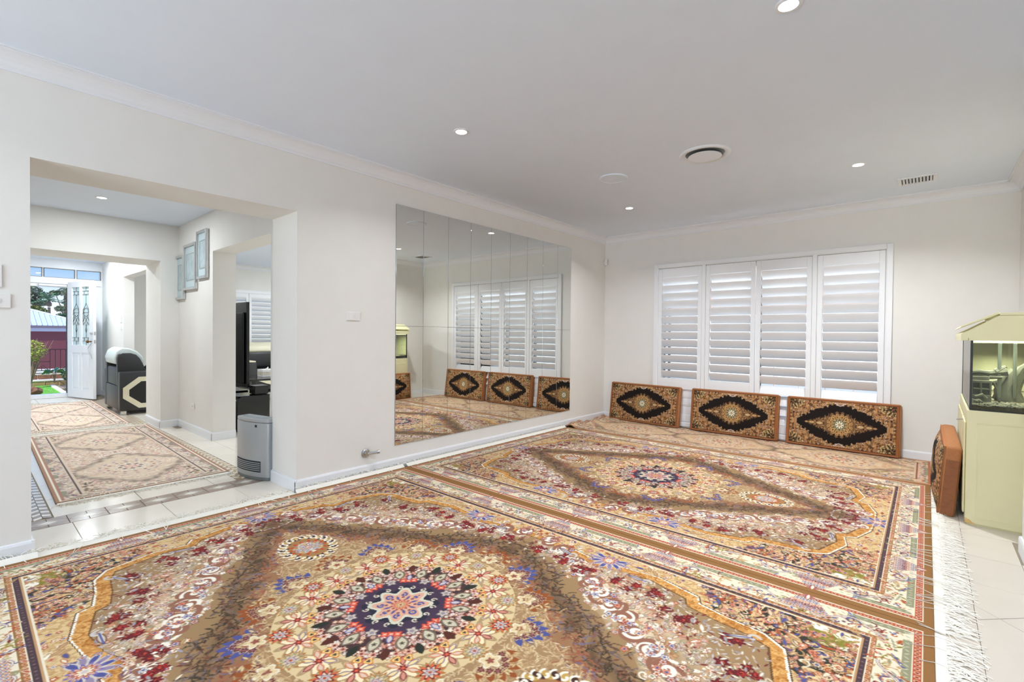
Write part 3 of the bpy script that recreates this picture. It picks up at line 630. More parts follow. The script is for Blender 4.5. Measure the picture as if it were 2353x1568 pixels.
    # blue palmettes that bridge ribbon and border
    for px, py, ang in ((.47, .93, 1.57), (1.49, 0, 0.)):
        for i in range(9):
            a = ang+(i-4)*.5; x, y = px-.075*math.cos(a)*(-1), py+.06*math.sin(a)
            w.leaf(px+.07*math.cos(a+3.14), py+.06*math.sin(a+3.14), .040, .016, a, (BLUE, (150, 136, 160))[i % 2], (214, 200, 190)); w.flower(px+.10*math.cos(a+3.14), py+.085*math.sin(a+3.14), .014, 5, LILAC, BLUE, RUST)
        w.flower(px, py, .055, 12, (222, 170, 140), (120, 110, 170), None); w.flower(px, py, .034, 8, CREAM, RUST, LILAC)
    for px, py, a in ((1.17, .72, .5), (.66, .86, 0), (.24, .87, -.2), (1.30, .45, 1.3)):
        w.leaf(px, py, .055, .015, a, (212, 204, 194), (120, 84, 60)); w.spiral(px+.05*math.cos(a), py+.05*math.sin(a), .026, a, 5, .006, (206, 198, 190)); w.stroke([(px-.05*math.cos(a), py-.05*math.sin(a)), (px+.05*math.cos(a), py+.05*math.sin(a))], .0025, BLUE)
    medallion(w, rng, 0, .58)
    bits(w, rng, (np.hypot(X, Y) > .53) & (np.hypot(X, Y) < .64) & (L < 1), 90, 'l', [(226, 204, 160), (214, 186, 138)], [(170, 138, 98)], .008, .012)
    border(w, .205, .235, rng, .66, .63)
    return w

def hall_rug(h, U, V, seed, meds, warm=1.):
    rng = random.Random(seed); nr = random.Random(seed+5)
    w = Weave(U, V, h, (218, 192, 158)); X, Y = w.X, w.Y
    n1 = blotch(nr, X, Y, 24); n2 = blotch(nr, X, Y, 55)
    bits(w, rng, np.ones_like(X, bool), int(1500*U*V/.75), 'flv', [PINK, CREAM, IVORY, LILAC, (170, 84, 78), TAN, PINK, CREAM], [(186, 130, 104), TAN, PINK, SAGE], .010, .022)
    for m in meds:
        L = np.abs(Y)/.40+(np.abs(X-m)/.60)**1.2+.06*n1
        w.fill(L < 1., (222, 194, 158), .8)
        w.fill(np.ones_like(X, bool), (136, 112, 92), np.exp(-((L-1)/.10)**2)*np.clip(.62+.3*n2, 0, 1))
        bits(w, rng, L < .85, 240, 'vl', [(206, 176, 140), CREAM, PINK], [TAN], .008, .014)
        for rr, n, c in ((.26, 16, (176, 150, 160)), (.20, 14, RUST), (.14, 10, CREAM), (.09, 8, NAVY), (.05, 6, CORAL)):
            for k in range(n):
                a = 6.283*k/n; x, y = m+rr*math.cos(a), rr*.8*math.sin(a)
                if y > -.05: w.flower(x, y, .024, 6, c, CREAM, rng.choice([RUST, BLUE, WINE]))
    bits(w, rng, (X > U-.45) & (Y > V-.25), 90, 'fl', [BLACK, (70, 60, 50), OLIVE], [TAN], .010, .02)
    du, dv = (U-X)/.12, (V-Y)/.15; b = np.minimum(du, dv); side = du < dv
    w.fill(b < 1.1, (214, 190, 160)); w.fill(b < .13, (166, 114, 74)); w.fill((b > .13) & (b < .2), CREAM); w.fill((b > .2) & (b < .32), (176, 108, 80))
    t = np.where(side, Y, X); w.fill((b > .32) & (b < .52) & (((t/.30) % 1) < .55), SAGE)
    bits(w, rng, (b > .42) & (b < .86), int(160*(U+V)), 'fls', [CREAM, PINK, LILAC, BLUE, RUST, TAN], [CREAM, TAN, PLUM], .008, .016)
    w.fill((b > .93) & (b < 1.0) & ~side, (100, 74, 78)); w.fill((b > .92) & (b < 1.0) & side, (150, 90, 70))
    return w

def cushion_face(h=.0045):
    rng = random.Random(23); nr = random.Random(5)
    w = Weave(.50, .262, h, (158, 112, 68)); X, Y = w.X, w.Y
    n1 = blotch(nr, X, Y, 40); n2 = blotch(nr, X, Y, 110)
    w.fill(n2 > .5, (190, 140, 90)); w.fill(n2 < -.45, (98, 64, 40))
    m = (X < .48) & (Y < .245)
    bits(w, rng, m, 260, 'flsv', [(196, 146, 96), (214, 176, 126), (140, 92, 54), (50, 36, 28), (170, 142, 130)], [(48, 34, 24), (100, 66, 40)], .006, .013)
    cd = np.hypot(X-.46, (Y-.24)*1.2)
    bits(w, rng, (cd < .12) & m, 130, 'fsl', [(34, 26, 20), (226, 206, 160), (60, 50, 30), (206, 170, 110)], [(30, 22, 16), (150, 100, 56)], .006, .012)
    L = (np.abs(Y)/.222)**1.35+(np.abs(X)/.415)**1.4+.045*n1+.05*n2
    dk = np.clip((1.04-L)/.05, 0, 1); w.fill(np.ones_like(X, bool), (24, 15, 12), dk)
    bits(w, rng, (L > .97) & (L < 1.22), 150, 'fl', [(240, 222, 186), (222, 176, 116), (200, 150, 96)], [(60, 36, 22), (110, 66, 40)], .004, .0085)
    Lg = (np.abs(Y)/.135)**1.0+(np.abs(X)/.345)**1.0
    w.fill(np.ones_like(X, bool), (112, 84, 60), np.clip((1.08-Lg)/.5, 0, 1)*.55)
    bits(w, rng, Lg < .9, 150, 'lv', [(176, 132, 84), (150, 106, 66), (206, 164, 112)], [(90, 60, 38)], .005, .009)
    for px, r in ((.185, .024), (.26, .020), (.31, .012)):
        w.leaf(px, 0, r*1.7, r, 0, (206, 168, 112), (96, 62, 38)); w.flower(px, 0, r*.6, 6, (238, 222, 190), (110, 80, 50), (60, 46, 30))
    for n, r, q, c, c2 in ((16, .128, .020, (150, 112, 74), (74, 52, 38)), (16, .106, .020, (214, 170, 112), (96, 66, 40)), (12, .084, .020, (176, 120, 60), (226, 190, 130)), (12, .062, .017, (226, 196, 140), (60, 54, 34))):
        for k in range(n):
            a = 6.283*(k+.5)/n; x, y = r*math.cos(a), r*math.sin(a)
            if x > -.03 and y > -.03: w.flower(x, y, q, 5, c, c2, (90, 64, 40), a)
    w.disc(0, 0, .050, (44, 52, 38))
    for k in range(8):
        a = 6.283*k/8; w.leaf(.026*math.cos(a), .026*math.sin(a), .020, .008, a, (238, 228, 200)); w.disc(.042*math.cos(a+.39), .042*math.sin(a+.39), .007, (196, 190, 160))
    w.flower(0, 0, .014, 8, (240, 226, 196), (150, 100, 60), (90, 60, 40))
    for sy in (.215,):
        w.stroke([(0, sy-.012), (.02, sy-.004), (.035, sy+.012), (.055, sy+.014)], .0045, (214, 196, 190)); w.stroke([(0, sy+.004), (.014, sy+.014), (.03, sy+.022)], .004, (200, 160, 130))
    e = np.minimum(.50-X, .262-Y)
    w.fill(e < .022, (176, 110, 66)); w.fill((e > .008) & (e < .012), (96, 58, 34)); w.fill((e > .018) & (e < .022), (70, 44, 28))
    return w
# ================================================================== CARPETS
def weave_obj(name, w, m, thick, parent=None, zfn=None, skirt_col=None):
    f = w.full(); nx, ny = f.shape[:2]
    xs = np.linspace(-w.U, w.U, nx); ys = np.linspace(-w.V, w.V, ny); X, Y = np.meshgrid(xs, ys, indexing='ij')
    Z = np.full(X.shape, thick) if zfn is None else thick+zfn(X, Y)
    top = np.stack([X, Y, Z], -1).reshape(-1, 3); idx = np.arange(nx*ny).reshape(nx, ny)
    q = np.stack([idx[:-1, :-1], idx[1:, :-1], idx[1:, 1:], idx[:-1, 1:]], -1).reshape(-1, 4)
    ring = np.concatenate([idx[:, 0], idx[-1, 1:], idx[-2::-1, -1], idx[0, -2:0:-1]]); nb_ = len(ring)
    low = top[ring].copy(); low[:, 2] -= thick*.97; base = nx*ny; r2 = np.roll(ring, -1); b0 = base+np.arange(nb_); b1 = np.roll(b0, -1)
    q = np.concatenate([q, np.stack([ring, b0, b1, r2], -1)]); V = np.concatenate([top, low])
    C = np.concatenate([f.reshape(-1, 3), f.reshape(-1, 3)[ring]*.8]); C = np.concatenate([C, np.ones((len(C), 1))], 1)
    me = bpy.data.meshes.new(name); me.vertices.add(len(V)); me.vertices.foreach_set('co', V.astype(np.float32).ravel())
    me.loops.add(q.size); me.loops.foreach_set('vertex_index', q.astype(np.int32).ravel()); me.polygons.add(len(q)); me.polygons.foreach_set('loop_start', np.arange(0, q.size, 4, dtype=np.int32))
    me.update(calc_edges=True); me.validate()
    ca = me.color_attributes.new('pile', 'FLOAT_COLOR', 'POINT'); ca.data.foreach_set('color', C.astype(np.float32).ravel())
    me.materials.append(m); o = bpy.data.objects.new(name, me); COL.objects.link(o); o.parent = parent; return o
def fringe(parent, x, sg, y0, y1, n, lfn, band, seed, droop=.6, wild=.5, r=.0017, zb=.006, lift=lambda y: 0):
    """white woven end band and knotted cotton strands; lfn(y) = strand length, band(y) = width of the flat band"""
    rg = random.Random(seed); bm_ = MB(); N = 80
    for i in range(N):
        a = y0+(y1-y0)*i/N; b = y0+(y1-y0)*(i+1)/N; wd = band((a+b)/2)
        h_ = lift((a+b)/2)                       # where it meets the skirting the end band is pushed up
        if wd > .002 and not h_: bm_.box(*sorted((x, x+sg*wd)), a, b, .0005, .006)
        elif wd > .002: bm_.prism([(x, .0075), (x+sg*wd, .0075+h_), (x+sg*wd, .0115+h_), (x, .0125)], 'y', a, b)
    bm_.build('woven_end', K['fringe'], parent)
    fm = MB()
    for i in range(n):
        y = y0+(y1-y0)*(i+rg.random())/n; L = lfn(y)*rg.uniform(.6, 1.1); w = band(y)
        if L < .006: continue
        a = rg.gauss(0, wild)+(.9 if rg.random() < .04 else 0); px, py = x+sg*(w-.004), y; pts = [(px, py, zb)]; k = 5
        for j in range(1, k+1):
            a += rg.gauss(0, wild*.55); px += sg*math.cos(a)*L/k; py += math.sin(a)*L/k
            if sg < 0 and not lfn(y) > .07: px = max(px, parent_min[0])
            pts.append((px, py, max(.0025, zb*(1-j/k)**droop+rg.uniform(0, .006)*(1 if j < k else .3)) if not lift(y) else .010+lift(y)*(1+.35*j/k)+rg.uniform(0, .006)))
        if rg.random() < .06:                      # strands flicked back over the carpet edge
            a = rg.gauss(0, .5); q = rg.uniform(.5, 1)*min(L, .10); pts = [(x+sg*w, y, .012), (x-sg*.004, y+.2*q*a, .0165), (x-sg*q*.5, y+.6*q*a, .0145), (x-sg*q, y+q*a, .0135)]
        fm.tube(pts, r*rg.uniform(.7, 1.4), 3)
    return fm.build('fringe', K['fringe'], parent, kind='stuff')
parent_min = [-9]
RW = big_rug(); RH = 1.75
def rug_obj(x, y, sy, label, first=None):
    if first is None: o = weave_obj('persian_carpet', RW, K['pile'], .011)
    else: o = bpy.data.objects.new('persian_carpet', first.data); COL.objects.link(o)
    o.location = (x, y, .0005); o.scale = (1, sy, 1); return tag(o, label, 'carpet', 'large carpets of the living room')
CX = 1.822
rug1 = rug_obj(CX, -4.873, 1.045, 'large floral carpet nearest the camera, its big round medallion filling the foreground')
rug2 = rug_obj(CX, -2.287, .995, 'large floral carpet behind the first one, lying below the three leaning cushions', rug1)
parent_min[0] = .014-CX
def lf1(y): Y = y*1.045-4.868; return .11 if -5.86 < Y < -4.50 else .055
def bd1(y): Y = y*1.045-4.868; return .095 if -5.865 < Y < -4.495 else .032
fringe(rug1, -1.75, -1, -1.26, 1.26, 420, lf1, bd1, 3, wild=.55, lift=lambda y: 0 if lf1(y) > .1 else .022)
fringe(rug1, 1.75, 1, -1.26, 1.26, 620, lambda y: .125, lambda y: .035, 4, wild=.42)
fringe(rug2, -1.75, -1, -1.24, 1.24, 420, lambda y: .04, lambda y: .032, 5, wild=.5, lift=lambda y: .022)
fringe(rug2, 1.75, 1, -1.26, 1.06, 560, lambda y: .12 if y < .35 else .05, lambda y: .035, 6, wild=.42)
# runner under the cushions
RN = hall_rug(.0062, 1.79, .505, 41, (0., 1.10))
def rumple(X, Y):
    return (.018*np.exp(-((X+1.72)/.17)**2)*(1.1+np.sin(26*X+9*Y)+.6*np.sin(31*Y))).clip(0)+.0015*np.sin(9*X+4*Y)
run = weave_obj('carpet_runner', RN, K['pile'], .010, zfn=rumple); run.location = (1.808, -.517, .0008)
tag(run, 'long narrow carpet runner along the window wall, rumpled at its left end under the cushions', 'carpet')
parent_min[0] = .015-1.808; fringe(run, -1.79, -1, -.5, .5, 90, lambda y: .02, lambda y: .003, 8, wild=.6); parent_min[0] = -9
# hall runners
HR = hall_rug(.0058, 1.49, .535, 17, (.72,))
hr1 = weave_obj('hall_runner', HR, K['pile2'], .010); hr1.location = (-2.42, -5.135, .0005); hr1.rotation_euler = (0, 0, -.018)
tag(hr1, 'floral runner, colours paled for daylight glare, with two medallions on the hall tiles just beyond the opening', 'carpet', 'runners in the hall')
hr2 = bpy.data.objects.new('hall_runner', hr1.data); COL.objects.link(hr2); hr2.location = (-5.63, -5.15, .0005); hr2.rotation_euler = (0, 0, -.012); hr2.scale = (.985, .89, 1)
tag(hr2, 'pale floral runner farther off, between the armchair and the front door', 'carpet', 'runners in the hall')
for o, s in ((hr1, 21), (hr2, 22)):
    fringe(o, 1.49, 1, -.53, .53, 190, lambda y: .07, lambda y: .045, s, wild=.5); fringe(o, -1.49, -1, -.53, .53, 160, lambda y: .05, lambda y: .04, s+9, wild=.5)

# ================================================================== CUSHIONS
CF = cushion_face()
def bulge(X, Y): return .016*(1-(X/.50)**4)*(1-(Y/.262)**4)-.006
def make_cushion(label, th=.075):
    t = thing('floor_cushion', label, 'cushion', group='carpet-faced floor cushions'); mb = MB()
    n, k = 14, 8
    mb.box(-.512, .512, -.262, .262, -th, 0); mb.build('cover', K['velvet'], t, bevel=.022, seg=3, smooth=True)
    f = weave_obj('woven_face', CF, K['cush'], .006, t, zfn=bulge); f.location = (0, 0, .0005); f.scale = (.985, .965, 1)
    pp = MB(); a, b = .497, .250; pp.tube([(-a, -b, .003), (a, -b, .003), (a, b, .003), (-a, b, .003), (-a, -b, .003)], .0045, 6); pp.build('piping', K['velvet'], t, smooth=True)
    return t
def stand(t, x, tilt=.13, y=-.118, z=.012, rz=0., sx=1.):
    t.rotation_euler = (PI/2-tilt, 0, rz); t.scale = (sx, 1, 1)          # woven face to the room
    h = .262; t.location = (x, y+h*math.sin(tilt), z+h*math.cos(tilt)+.004)
c1 = make_cushion('dark medallion cushion nearest the room corner, leaning left of the other two'); stand(c1, .645, rz=-.055)
c2 = dup(c1, label='middle dark medallion cushion leaning against the shutters'); stand(c2, 1.785, .12, y=-.112, sx=.97)
c3 = dup(c1, label='dark medallion cushion standing farthest right under the window'); stand(c3, 2.856, .13, y=-.125, rz=-.02, sx=.975)
c4 = thing('floor_cushion', 'tan cushion seen edge-on, leaning against the side of the fish tank', 'cushion', group='carpet-faced floor cushions')
for ch in kids(c1): dup(ch, parent=c4)
th = .07
c4.rotation_euler = (PI/2-th, 0, -PI/2); c4.location = (3.622, -1.25, .002+.262*.905*math.cos(th)); c4.scale = (1.075, .905, 1.14)
for ch in kids(c4):
    if ch.name.startswith('woven_face'): ch.scale = (.985, .965, 2.6)
fl_ = MB(); fl_.box(.5125, .516, -.24, .16, -.066, -.008); fl_.build('end_flap', K['velvetd'], c4, bevel=.001)

# ================================================================== FISH TANK
tk = thing('fish_tank', 'pale yellow-green fish tank on a painted cabinet with a gabled hood, at the right edge', 'aquarium', (3.733, -1.9, 0), -.012)
TX, TY = .405, 1.22
cb = MB(); cb.box(0, TX, 0, TY, .012, .735); cb.build('cabinet', K['tankp'], tk, bevel=.004)
box('plinth', K['tankp'], .01, TX-.01, .01, TY-.01, 0, .012, tk)
dd = MB(); frame2d(dd, 'y', -.003, 0.001, .045, TX-.02, .05, .66, .006); dd.build('door_moulding', K['tankp'], tk)
for a in (.03, .42, .81): s_ = MB(); s_.box(-.012, .0, a+.02, a+.36, .06, .655); s_.build('side_door', K['tankp'], tk, bevel=.008)
MB().tube([(-.013, .10, .66), (-.045, .10, .655), (-.045, .13, .655), (-.013, .13, .66)], .0025, 5).build('handle', K['chrome'], tk)
MB().add([(.0, -.0012, .0122), (.055, -.0012, .0122), (.035, -.0012, .022), (.022, -.0012, .036), (.012, -.0012, .040), (0, -.0012, .047)], [(0, 1, 2, 3, 4, 5)]).build('chipped_corner', K['chip'], tk)
box('tank_base', K['silicone'], .012, TX-.01, .01, TY-.01, .735, .742, tk)
box('front_glass', K['tankg'], .020, TX-.012, .012, .018, .742, 1.195, tk); box('side_glass', K['tankg'], .012, .018, .02, TY-.02, .742, 1.195, tk)
box('end_panel', K['tankin'], .02, TX-.012, TY-.018, TY-.012, .742, 1.195, tk); box('wall_panel', K['tankin'], TX-.018, TX-.012, .02, TY-.02, .742, 1.195, tk)
for p in ((.010, .022, .010, .022), (.010, .022, TY-.022, TY-.010), (TX-.022, TX-.010, .010, .022)): box('corner_seal', K['silicone'], *p, .740, 1.2, tk)
box('water', K['water'], .0195, TX-.0195, .0195, TY-.0195, .77, 1.165, tk)
gm = MB(); rg = random.Random(5); nxg, nyg = 14, 30; V_ = []; 
for i in range(nxg+1):
    for j in range(nyg+1): V_.append((.02+(TX-.04)*i/nxg, .02+(TY-.04)*j/nyg, .765+.02*j/nyg+rg.uniform(-.006, .008)))
gm.add(V_, [(i*(nyg+1)+j, (i+1)*(nyg+1)+j, (i+1)*(nyg+1)+j+1, i*(nyg+1)+j+1) for i in range(nxg) for j in range(nyg)]); gm.box(.02, TX-.02, .02, .021, .742, .766); gm.build('gravel', K['gravel'], tk, kind='stuff')
pb = MB()
for _ in range(260): px, py, q = rg.uniform(.03, TX-.03), rg.uniform(.024, .30), rg.uniform(.003, .007); pb.lathe([(q*.2, -q*.6), (q, 0), (q*.2, q*.6)], 5, (px, py, .768+py*.017))
pb.build('pebbles', K['ruin'], tk, kind='stuff')
hd = MB(); hd.prism([(-.036, 1.18), (-.036, 1.225), (.0, 1.245), (.132, 1.335), (TX-.02, 1.335), (TX+.0, 1.245), (TX, 1.18), (.0, 1.18), (.0, 1.195), (-.002, 1.195), (-.002, 1.18)], 'y', -.010, .008); hd.build('hood_front', K['tankp'], tk, bevel=.002)
hb = MB(); hb.prism([(-.036, 1.18), (-.036, 1.225), (.0, 1.245), (.0, 1.18)], 'y', .008, TY+.01); hb.build('hood_side', K['tankp'], tk); hb = MB(); hb.prism([(-.036, 1.18), (-.036, 1.225), (.132, 1.335), (TX-.02, 1.335), (TX, 1.18)], 'y', TY, TY+.012); hb.build('hood_end', K['tankp'], tk)
ld_ = MB(); ld_.prism([(-.040, 1.262), (-.036, 1.274), (.130, 1.360), (.134, 1.347)], 'y', -.014, TY+.014); ld_.build('hood_lid', K['tankp'], tk, bevel=.002)
ld_ = MB(); ld_.prism([(.137, 1.338), (.137, 1.354), (TX-.0, 1.354), (TX, 1.338)], 'y', -.014, TY+.014); ld_.build('hood_top', K['tankp'], tk, bevel=.002)
ll = light('tank_fill', 'AREA', 30, (.2, .62, 1.21), (0, 0, 0), (1, 1, .93), shape='RECTANGLE', size=.25, size_y=.9); ll.parent = tk  # added lamp under the hood to brighten the tank interior
for px in (.165, .236): MB().tube([(px, .34, .80), (px, .34, 1.178)], .0095, 8).build('filter_pipe', K['pipe'], tk, smooth=True)
# ornaments inside the tank
ru = thing('ruin_ornament', 'grey ruined-house ornament with window openings on the tank gravel', 'ornament', (3.80, -1.66, .766), .15)
mb = MB()
for a, b, c, d in ((-.045, .060, 0, .052), (-.045, -.032, .052, .140), (.048, .060, .052, .140), (.002, .013, .052, .140), (-.032, .048, .086, .097), (-.045, .060, .130, .150)): mb.box(a, b, -.012, .03, c, d)
mb.box(-.045, .060, .03, .042, 0, .15); mb.box(-.035, .05, -.005, .035, .15, .176); mb.build('facade', K['ruin'], ru, bevel=.004)
MB().tube([(-.03, -.02, .0), (-.02, -.028, .04), (.01, -.022, .055), (.03, -.02, .03)], .012, 7).build('rubble_arch', K['ruin'], ru, smooth=True); box('base_slab', K['ruin'], -.045, .075, -.025, .05, -.002, .008, ru, bevel=.002)
MB().tube([(.066, -.006, .14), (.082, -.008, .10), (.086, -.006, .05), (.10, -.004, .01)], .007, 7).build('vine_root', K['wood'], ru, smooth=True)
def wood(name, label, loc, limbs):
    t = thing(name, label, 'driftwood', loc)
    for i, (r0, r1, pts) in enumerate(limbs): MB().tube(pts, r0, 8, r1).build('trunk' if i == 0 else 'branch', K['wood'], t, smooth=True)
wood('driftwood', 'long pale driftwood branch resting above the ruined-house ornament in the tank', (3.80, -1.55, .945), [(.028, .009, [(.14, 0, .03), (.09, 0, .02), (.03, 0, .008), (-.01, 0, .005), (-.045, 0, -.004)]), (.026, .010, [(.09, 0, .025), (.12, .0, .05), (.135, 0, .062)]), (.018, .008, [(.02, 0, .0), (.06, -.01, -.012), (.115, -.02, -.01)])])
wood('driftwood', 'dark bulky driftwood trunk standing at the right inside the fish tank', (3.96, -1.5, .765), [(.075, .045, [(0, 0, 0), (-.015, 0, .08), (.01, 0, .15), (.04, 0, .21)]), (.030, .016, [(0, 0, .12), (-.05, 0, .135), (-.095, -.01, .125)]), (.02, .012, [(-.01, 0, .08), (-.06, -.02, .07), (-.08, -.02, .02)]), (.03, .014, [(.02, 0, .16), (.05, 0, .23), (.10, 0, .28)])])
wood('driftwood', 'small stubby driftwood piece lying on the ruin roof in the tank', (3.80, -1.64, .915+.05), [(.020, .012, [(.05, 0, -.002), (.0, 0, .004), (-.05, 0, -.006)])])
rk = thing('tank_stones', 'little pile of dark stones in the left corner of the tank', 'stones', (3.775, -1.75, .768))
for i in range(6): q = rg.uniform(.012, .022); MB().lathe([(q*.3, -q*.5), (q, -q*.1), (q*.8, q*.4), (q*.2, q*.7)], 7, (rg.uniform(-.012, .03), rg.uniform(-.03, .08), q*.4+.012*(i//3))).build('stone', K['ruin'] if i % 2 else K['wood'], rk, smooth=True)

# ================================================================== HEATER
ht = thing('gas_heater', 'silver portable gas heater with a dark louvred grille beside the opening', 'heater', (-.616, -4.560, 0), math.atan2(.088, .40))
hw = .205
def bow(x): return -.035*(1-(x/hw)**2)
pf = [(-hw+2*hw*i/14, bow(-hw+2*hw*i/14)) for i in range(15)]
mb = MB(); mb.prism(pf+[(hw, .018), (-hw, .018)], 'z', .026, .462); mb.build('front_panel', K['silver'], ht, bevel=.004, smooth=True)
mb = MB(); mb.box(-hw+.002, hw-.002, .0185, .075, .026, .462); mb.build('casing', K['silverd'], ht, bevel=.006); mb = MB(); mb.box(-hw+.012, hw-.010, .0755, .125, .03, .45); mb.build('back_casing', K['greyb'], ht, bevel=.006)
mb = MB(); mb.prism([(p[0]*.985, p[1]+.004) for p in pf]+[(hw*.985, .115), (-hw*.985, .115)], 'z', 0, .0255); mb.build('base', K['greyb'], ht, bevel=.004)
mb = MB(); mb.prism(pf+[(hw, .110), (-hw, .110)], 'z', .4625, .492); mb.build('top_cover', K['silver'], ht, bevel=.009, smooth=True)
mb = MB(); mb.prism([(-.15, .02), (.10, .02), (.12, .075), (-.10, .085)], 'z', .492, .4945); mb.build('control_panel', K['silverd'], ht)
def bowstrip(mb, x0, x1, z0, z1, o0, o1, n=10):
    P = [x0+(x1-x0)*i/n for i in range(n+1)]; mb.prism([(x, bow(x)-o1) for x in P]+[(x, bow(x)-o0) for x in reversed(P)], 'z', z0, z1); return mb
bowstrip(MB(), -hw+.012, .135, .066, .154, -.002, .0018).build('grille_recess', K['slot'], ht)
s0 = bowstrip(MB(), -hw+.012, .132, 0, .0052, .0012, .0055).build('grille_slat', K['silver'], ht); s0.location = (0, 0, .078)
for i in range(1, 5): share(s0, 'grille_slat', ht, (0, 0, .078+.0148*i))
bowstrip(MB(), .078, .098, .425, .445, 0, .0015, 2).build('display', K['slot'], ht)
MB().lathe([(.007, 0), (.007, .003), (.004, .003)], 12, (0, 0, 0), Matrix.Translation((hw-.002, .055, .415)) @ Matrix.Rotation(PI/2, 4, 'Y')).build('side_knob', K['silverd'], ht)

# ================================================================== WALL FITTINGS
def plate(name, label, cat, wx, ax, u, z, w, h, rockers=1, group=None, face=1, m='plate'):
    """ax 'x': on a wall facing +x at x=wx, u is y;  ax 'y': on a wall facing -y at y=wx, u is x"""
    t = thing(name, label, cat, (wx, u, z) if ax == 'x' else (u, wx, z), PI/2 if ax == 'x' else 0, group)
    box('plate', K[m], -w/2, w/2, -.009, 0, -h/2, h/2, t, bevel=.003)
    for k in range(rockers): c = (k-(rockers-1)/2)*.03; box('rocker', K['trim'], c-.007, c+.007, -.0125, -.009, -.011, .011, t, bevel=.002)
    return t
plate('light_switch', 'white light switch plate between the opening and the mirror', 'switch', 0, 'x', -4.025, 1.327, .120, .072)
plate('light_switch', 'pale switch plate at the left picture edge, lower of the two', 'switch', 0, 'x', -6.008, 1.336, .116, .072, 2)
plate('wall_controller', 'tall pale control plate at the left picture edge, above the switch', 'control panel', 0, 'x', -6.02, 1.46, .080, .116, 0)
plate('power_outlet', 'white power outlet low on the hall wall under the pictures', 'outlet', -4.32, 'y', -2.994, .31, .115, .072, 2)
ic = plate('intercom', 'small white intercom on the entry wall by the side opening', 'intercom', -4.39, 'y', -6.40, 1.40, .09, .15, 1); plate('light_switch', 'small white switch below the intercom in the entry', 'switch', -4.39, 'y', -6.40, 1.25, .07, .07)
gs = thing('gas_bayonet', 'chrome gas bayonet fitting low on the wall left of the mirror', 'gas fitting', (0, -3.905, .187))
RX = Matrix.Rotation(PI/2, 4, 'Y')
MB().lathe([(.012, 0), (.037, 0), (.037, .006), (.030, .011), (.02, .013)], 24, (0, 0, 0), RX).build('wall_flange', K['steel'], gs, smooth=True)
MB().tube([(.010, 0, 0), (.035, 0, 0)], .019, 14).build('body', K['steel'], gs, smooth=True); MB().tube([(.030, .008, 0), (.055, .055, .004), (.062, .072, .006)], .013, 12).build('outlet_pipe', K['chrome'], gs, smooth=True); MB().tube([(.0615, .072, .006), (.068, .09, .008)], .0155, 12).build('collar', K['steel'], gs, smooth=True)
md = thing('motion_detector', 'small off-white motion detector high in the room corner', 'detector', (.03, -.03, 2.19), math.radians(-45))
mb = MB(); mb.prism([(-.030, .015), (-.030, 0), (-.024, -.022), (0, -.030), (.024, -.022), (.030, 0), (.030, .015)], 'z', 0, .098); mb.build('housing', K['plate'], md, bevel=.008, seg=3, smooth=True)
MB().lathe([(.001, -.016), (.019, -.006), (.019, .006), (.001, .016)], 14, (0, -.026, .034)).build('lens', K['plate'], md, smooth=True)
# three framed prints on the hall wall
for nm, x0, x1, z0, z1 in (('silver-framed print hung highest, nearest the lounge doorway', -2.785, -2.445, 1.785, 2.325), ('silver-framed print in the middle of the stepped row of three', -3.262, -2.818, 1.682, 2.222), ('silver-framed print hung lowest, nearest the hall corner', -3.605, -3.272, 1.582, 2.122)):
    t = thing('framed_print', nm, 'picture', ((x0+x1)/2, -4.32, z0), 0, 'framed prints on the hall wall'); w, h = (x1-x0)/2, z1-z0
    mb = MB(); frame2d(mb, 'y', -.035, -.002, -w, w, 0, h, .030); mb.build('frame', K['frame'], t, bevel=.006); box('mount', K['mount'], -w+.028, w-.028, -.016, -.010, .028, h-.028, t); box('print', K['art'], -w+.085, w-.085, -.0175, -.0155, .12, h-.12, t)
    mb = MB(); frame2d(mb, 'y', -.020, -.016, -w+.075, w-.075, .11, h-.11, .008); mb.build('inner_fillet', K['frame'], t)
    for sx in (-.09, .09): MB().tube([(sx-.01, -.012, h), (sx, -.012, h+.014), (sx+.01, -.012, h)], .0025, 5).build('hanger', K['steel'], t)

# ================================================================== CEILING FITTINGS
def downlight(x, y, z, label, lamp=True, e=None, group='recessed downlights', col=(.95, .98, 1)):
    t = thing('downlight', label, 'downlight', (x, y, z), 0, group)
    MB().lathe([(.052, 0), (.052, -.004), (.046, -.007), (.038, -.006), (.038, 0)], 28).build('trim_ring', K['trim'], t, smooth=True); MB().lathe([(.001, -.004), (.0375, -.004), (.0375, -.001), (.001, -.001)], 24).build('lens', K['lamp'], t)
    if lamp:
        d = light('lamp', 'AREA', LAMP_W if e is None else e, (0, 0, -.010), (0, 0, 0), col if x > 0 else (.90, .96, 1), shape='DISK', size=.07, spread=math.radians(142 if x > 0 else 180)); d.parent = t
    return t
downlight(3.068, -3.836, 2.59, 'glowing downlight cut off by the top edge of the picture', e=24)
downlight(1.078, -3.849, 2.59, 'glowing downlight over the front carpet, nearest the left cornice', e=10.5)
downlight(1.045, -1.313, 2.59, 'glowing downlight nearest the room corner, in front of the window', e=16)
downlight(3.09, -1.371, 2.59, 'glowing downlight between the round air diffuser and the air grille', e=30)
downlight(-2.62, -5.20, 2.50, 'glowing downlight in the hall ceiling seen through the opening', e=19)
for k, (x, y) in enumerate(((1.08, -6.4), (3.07, -6.4), (5.1, -6.4), (1.08, -8.7), (3.07, -8.7), (5.1, -8.7))): downlight(x, y, 2.59, 'added unseen downlight behind the camera, for extra room light', e=6)  # unseen downlights added for overall brightness
for x, y in ((-1.6, -2.1), (-3.6, -1.3), (-5.6, -1.3)): downlight(x, y, 2.60, 'added unseen downlight brightening the lounge beyond the hall', e=32)  # not in view, added to light up the lounge
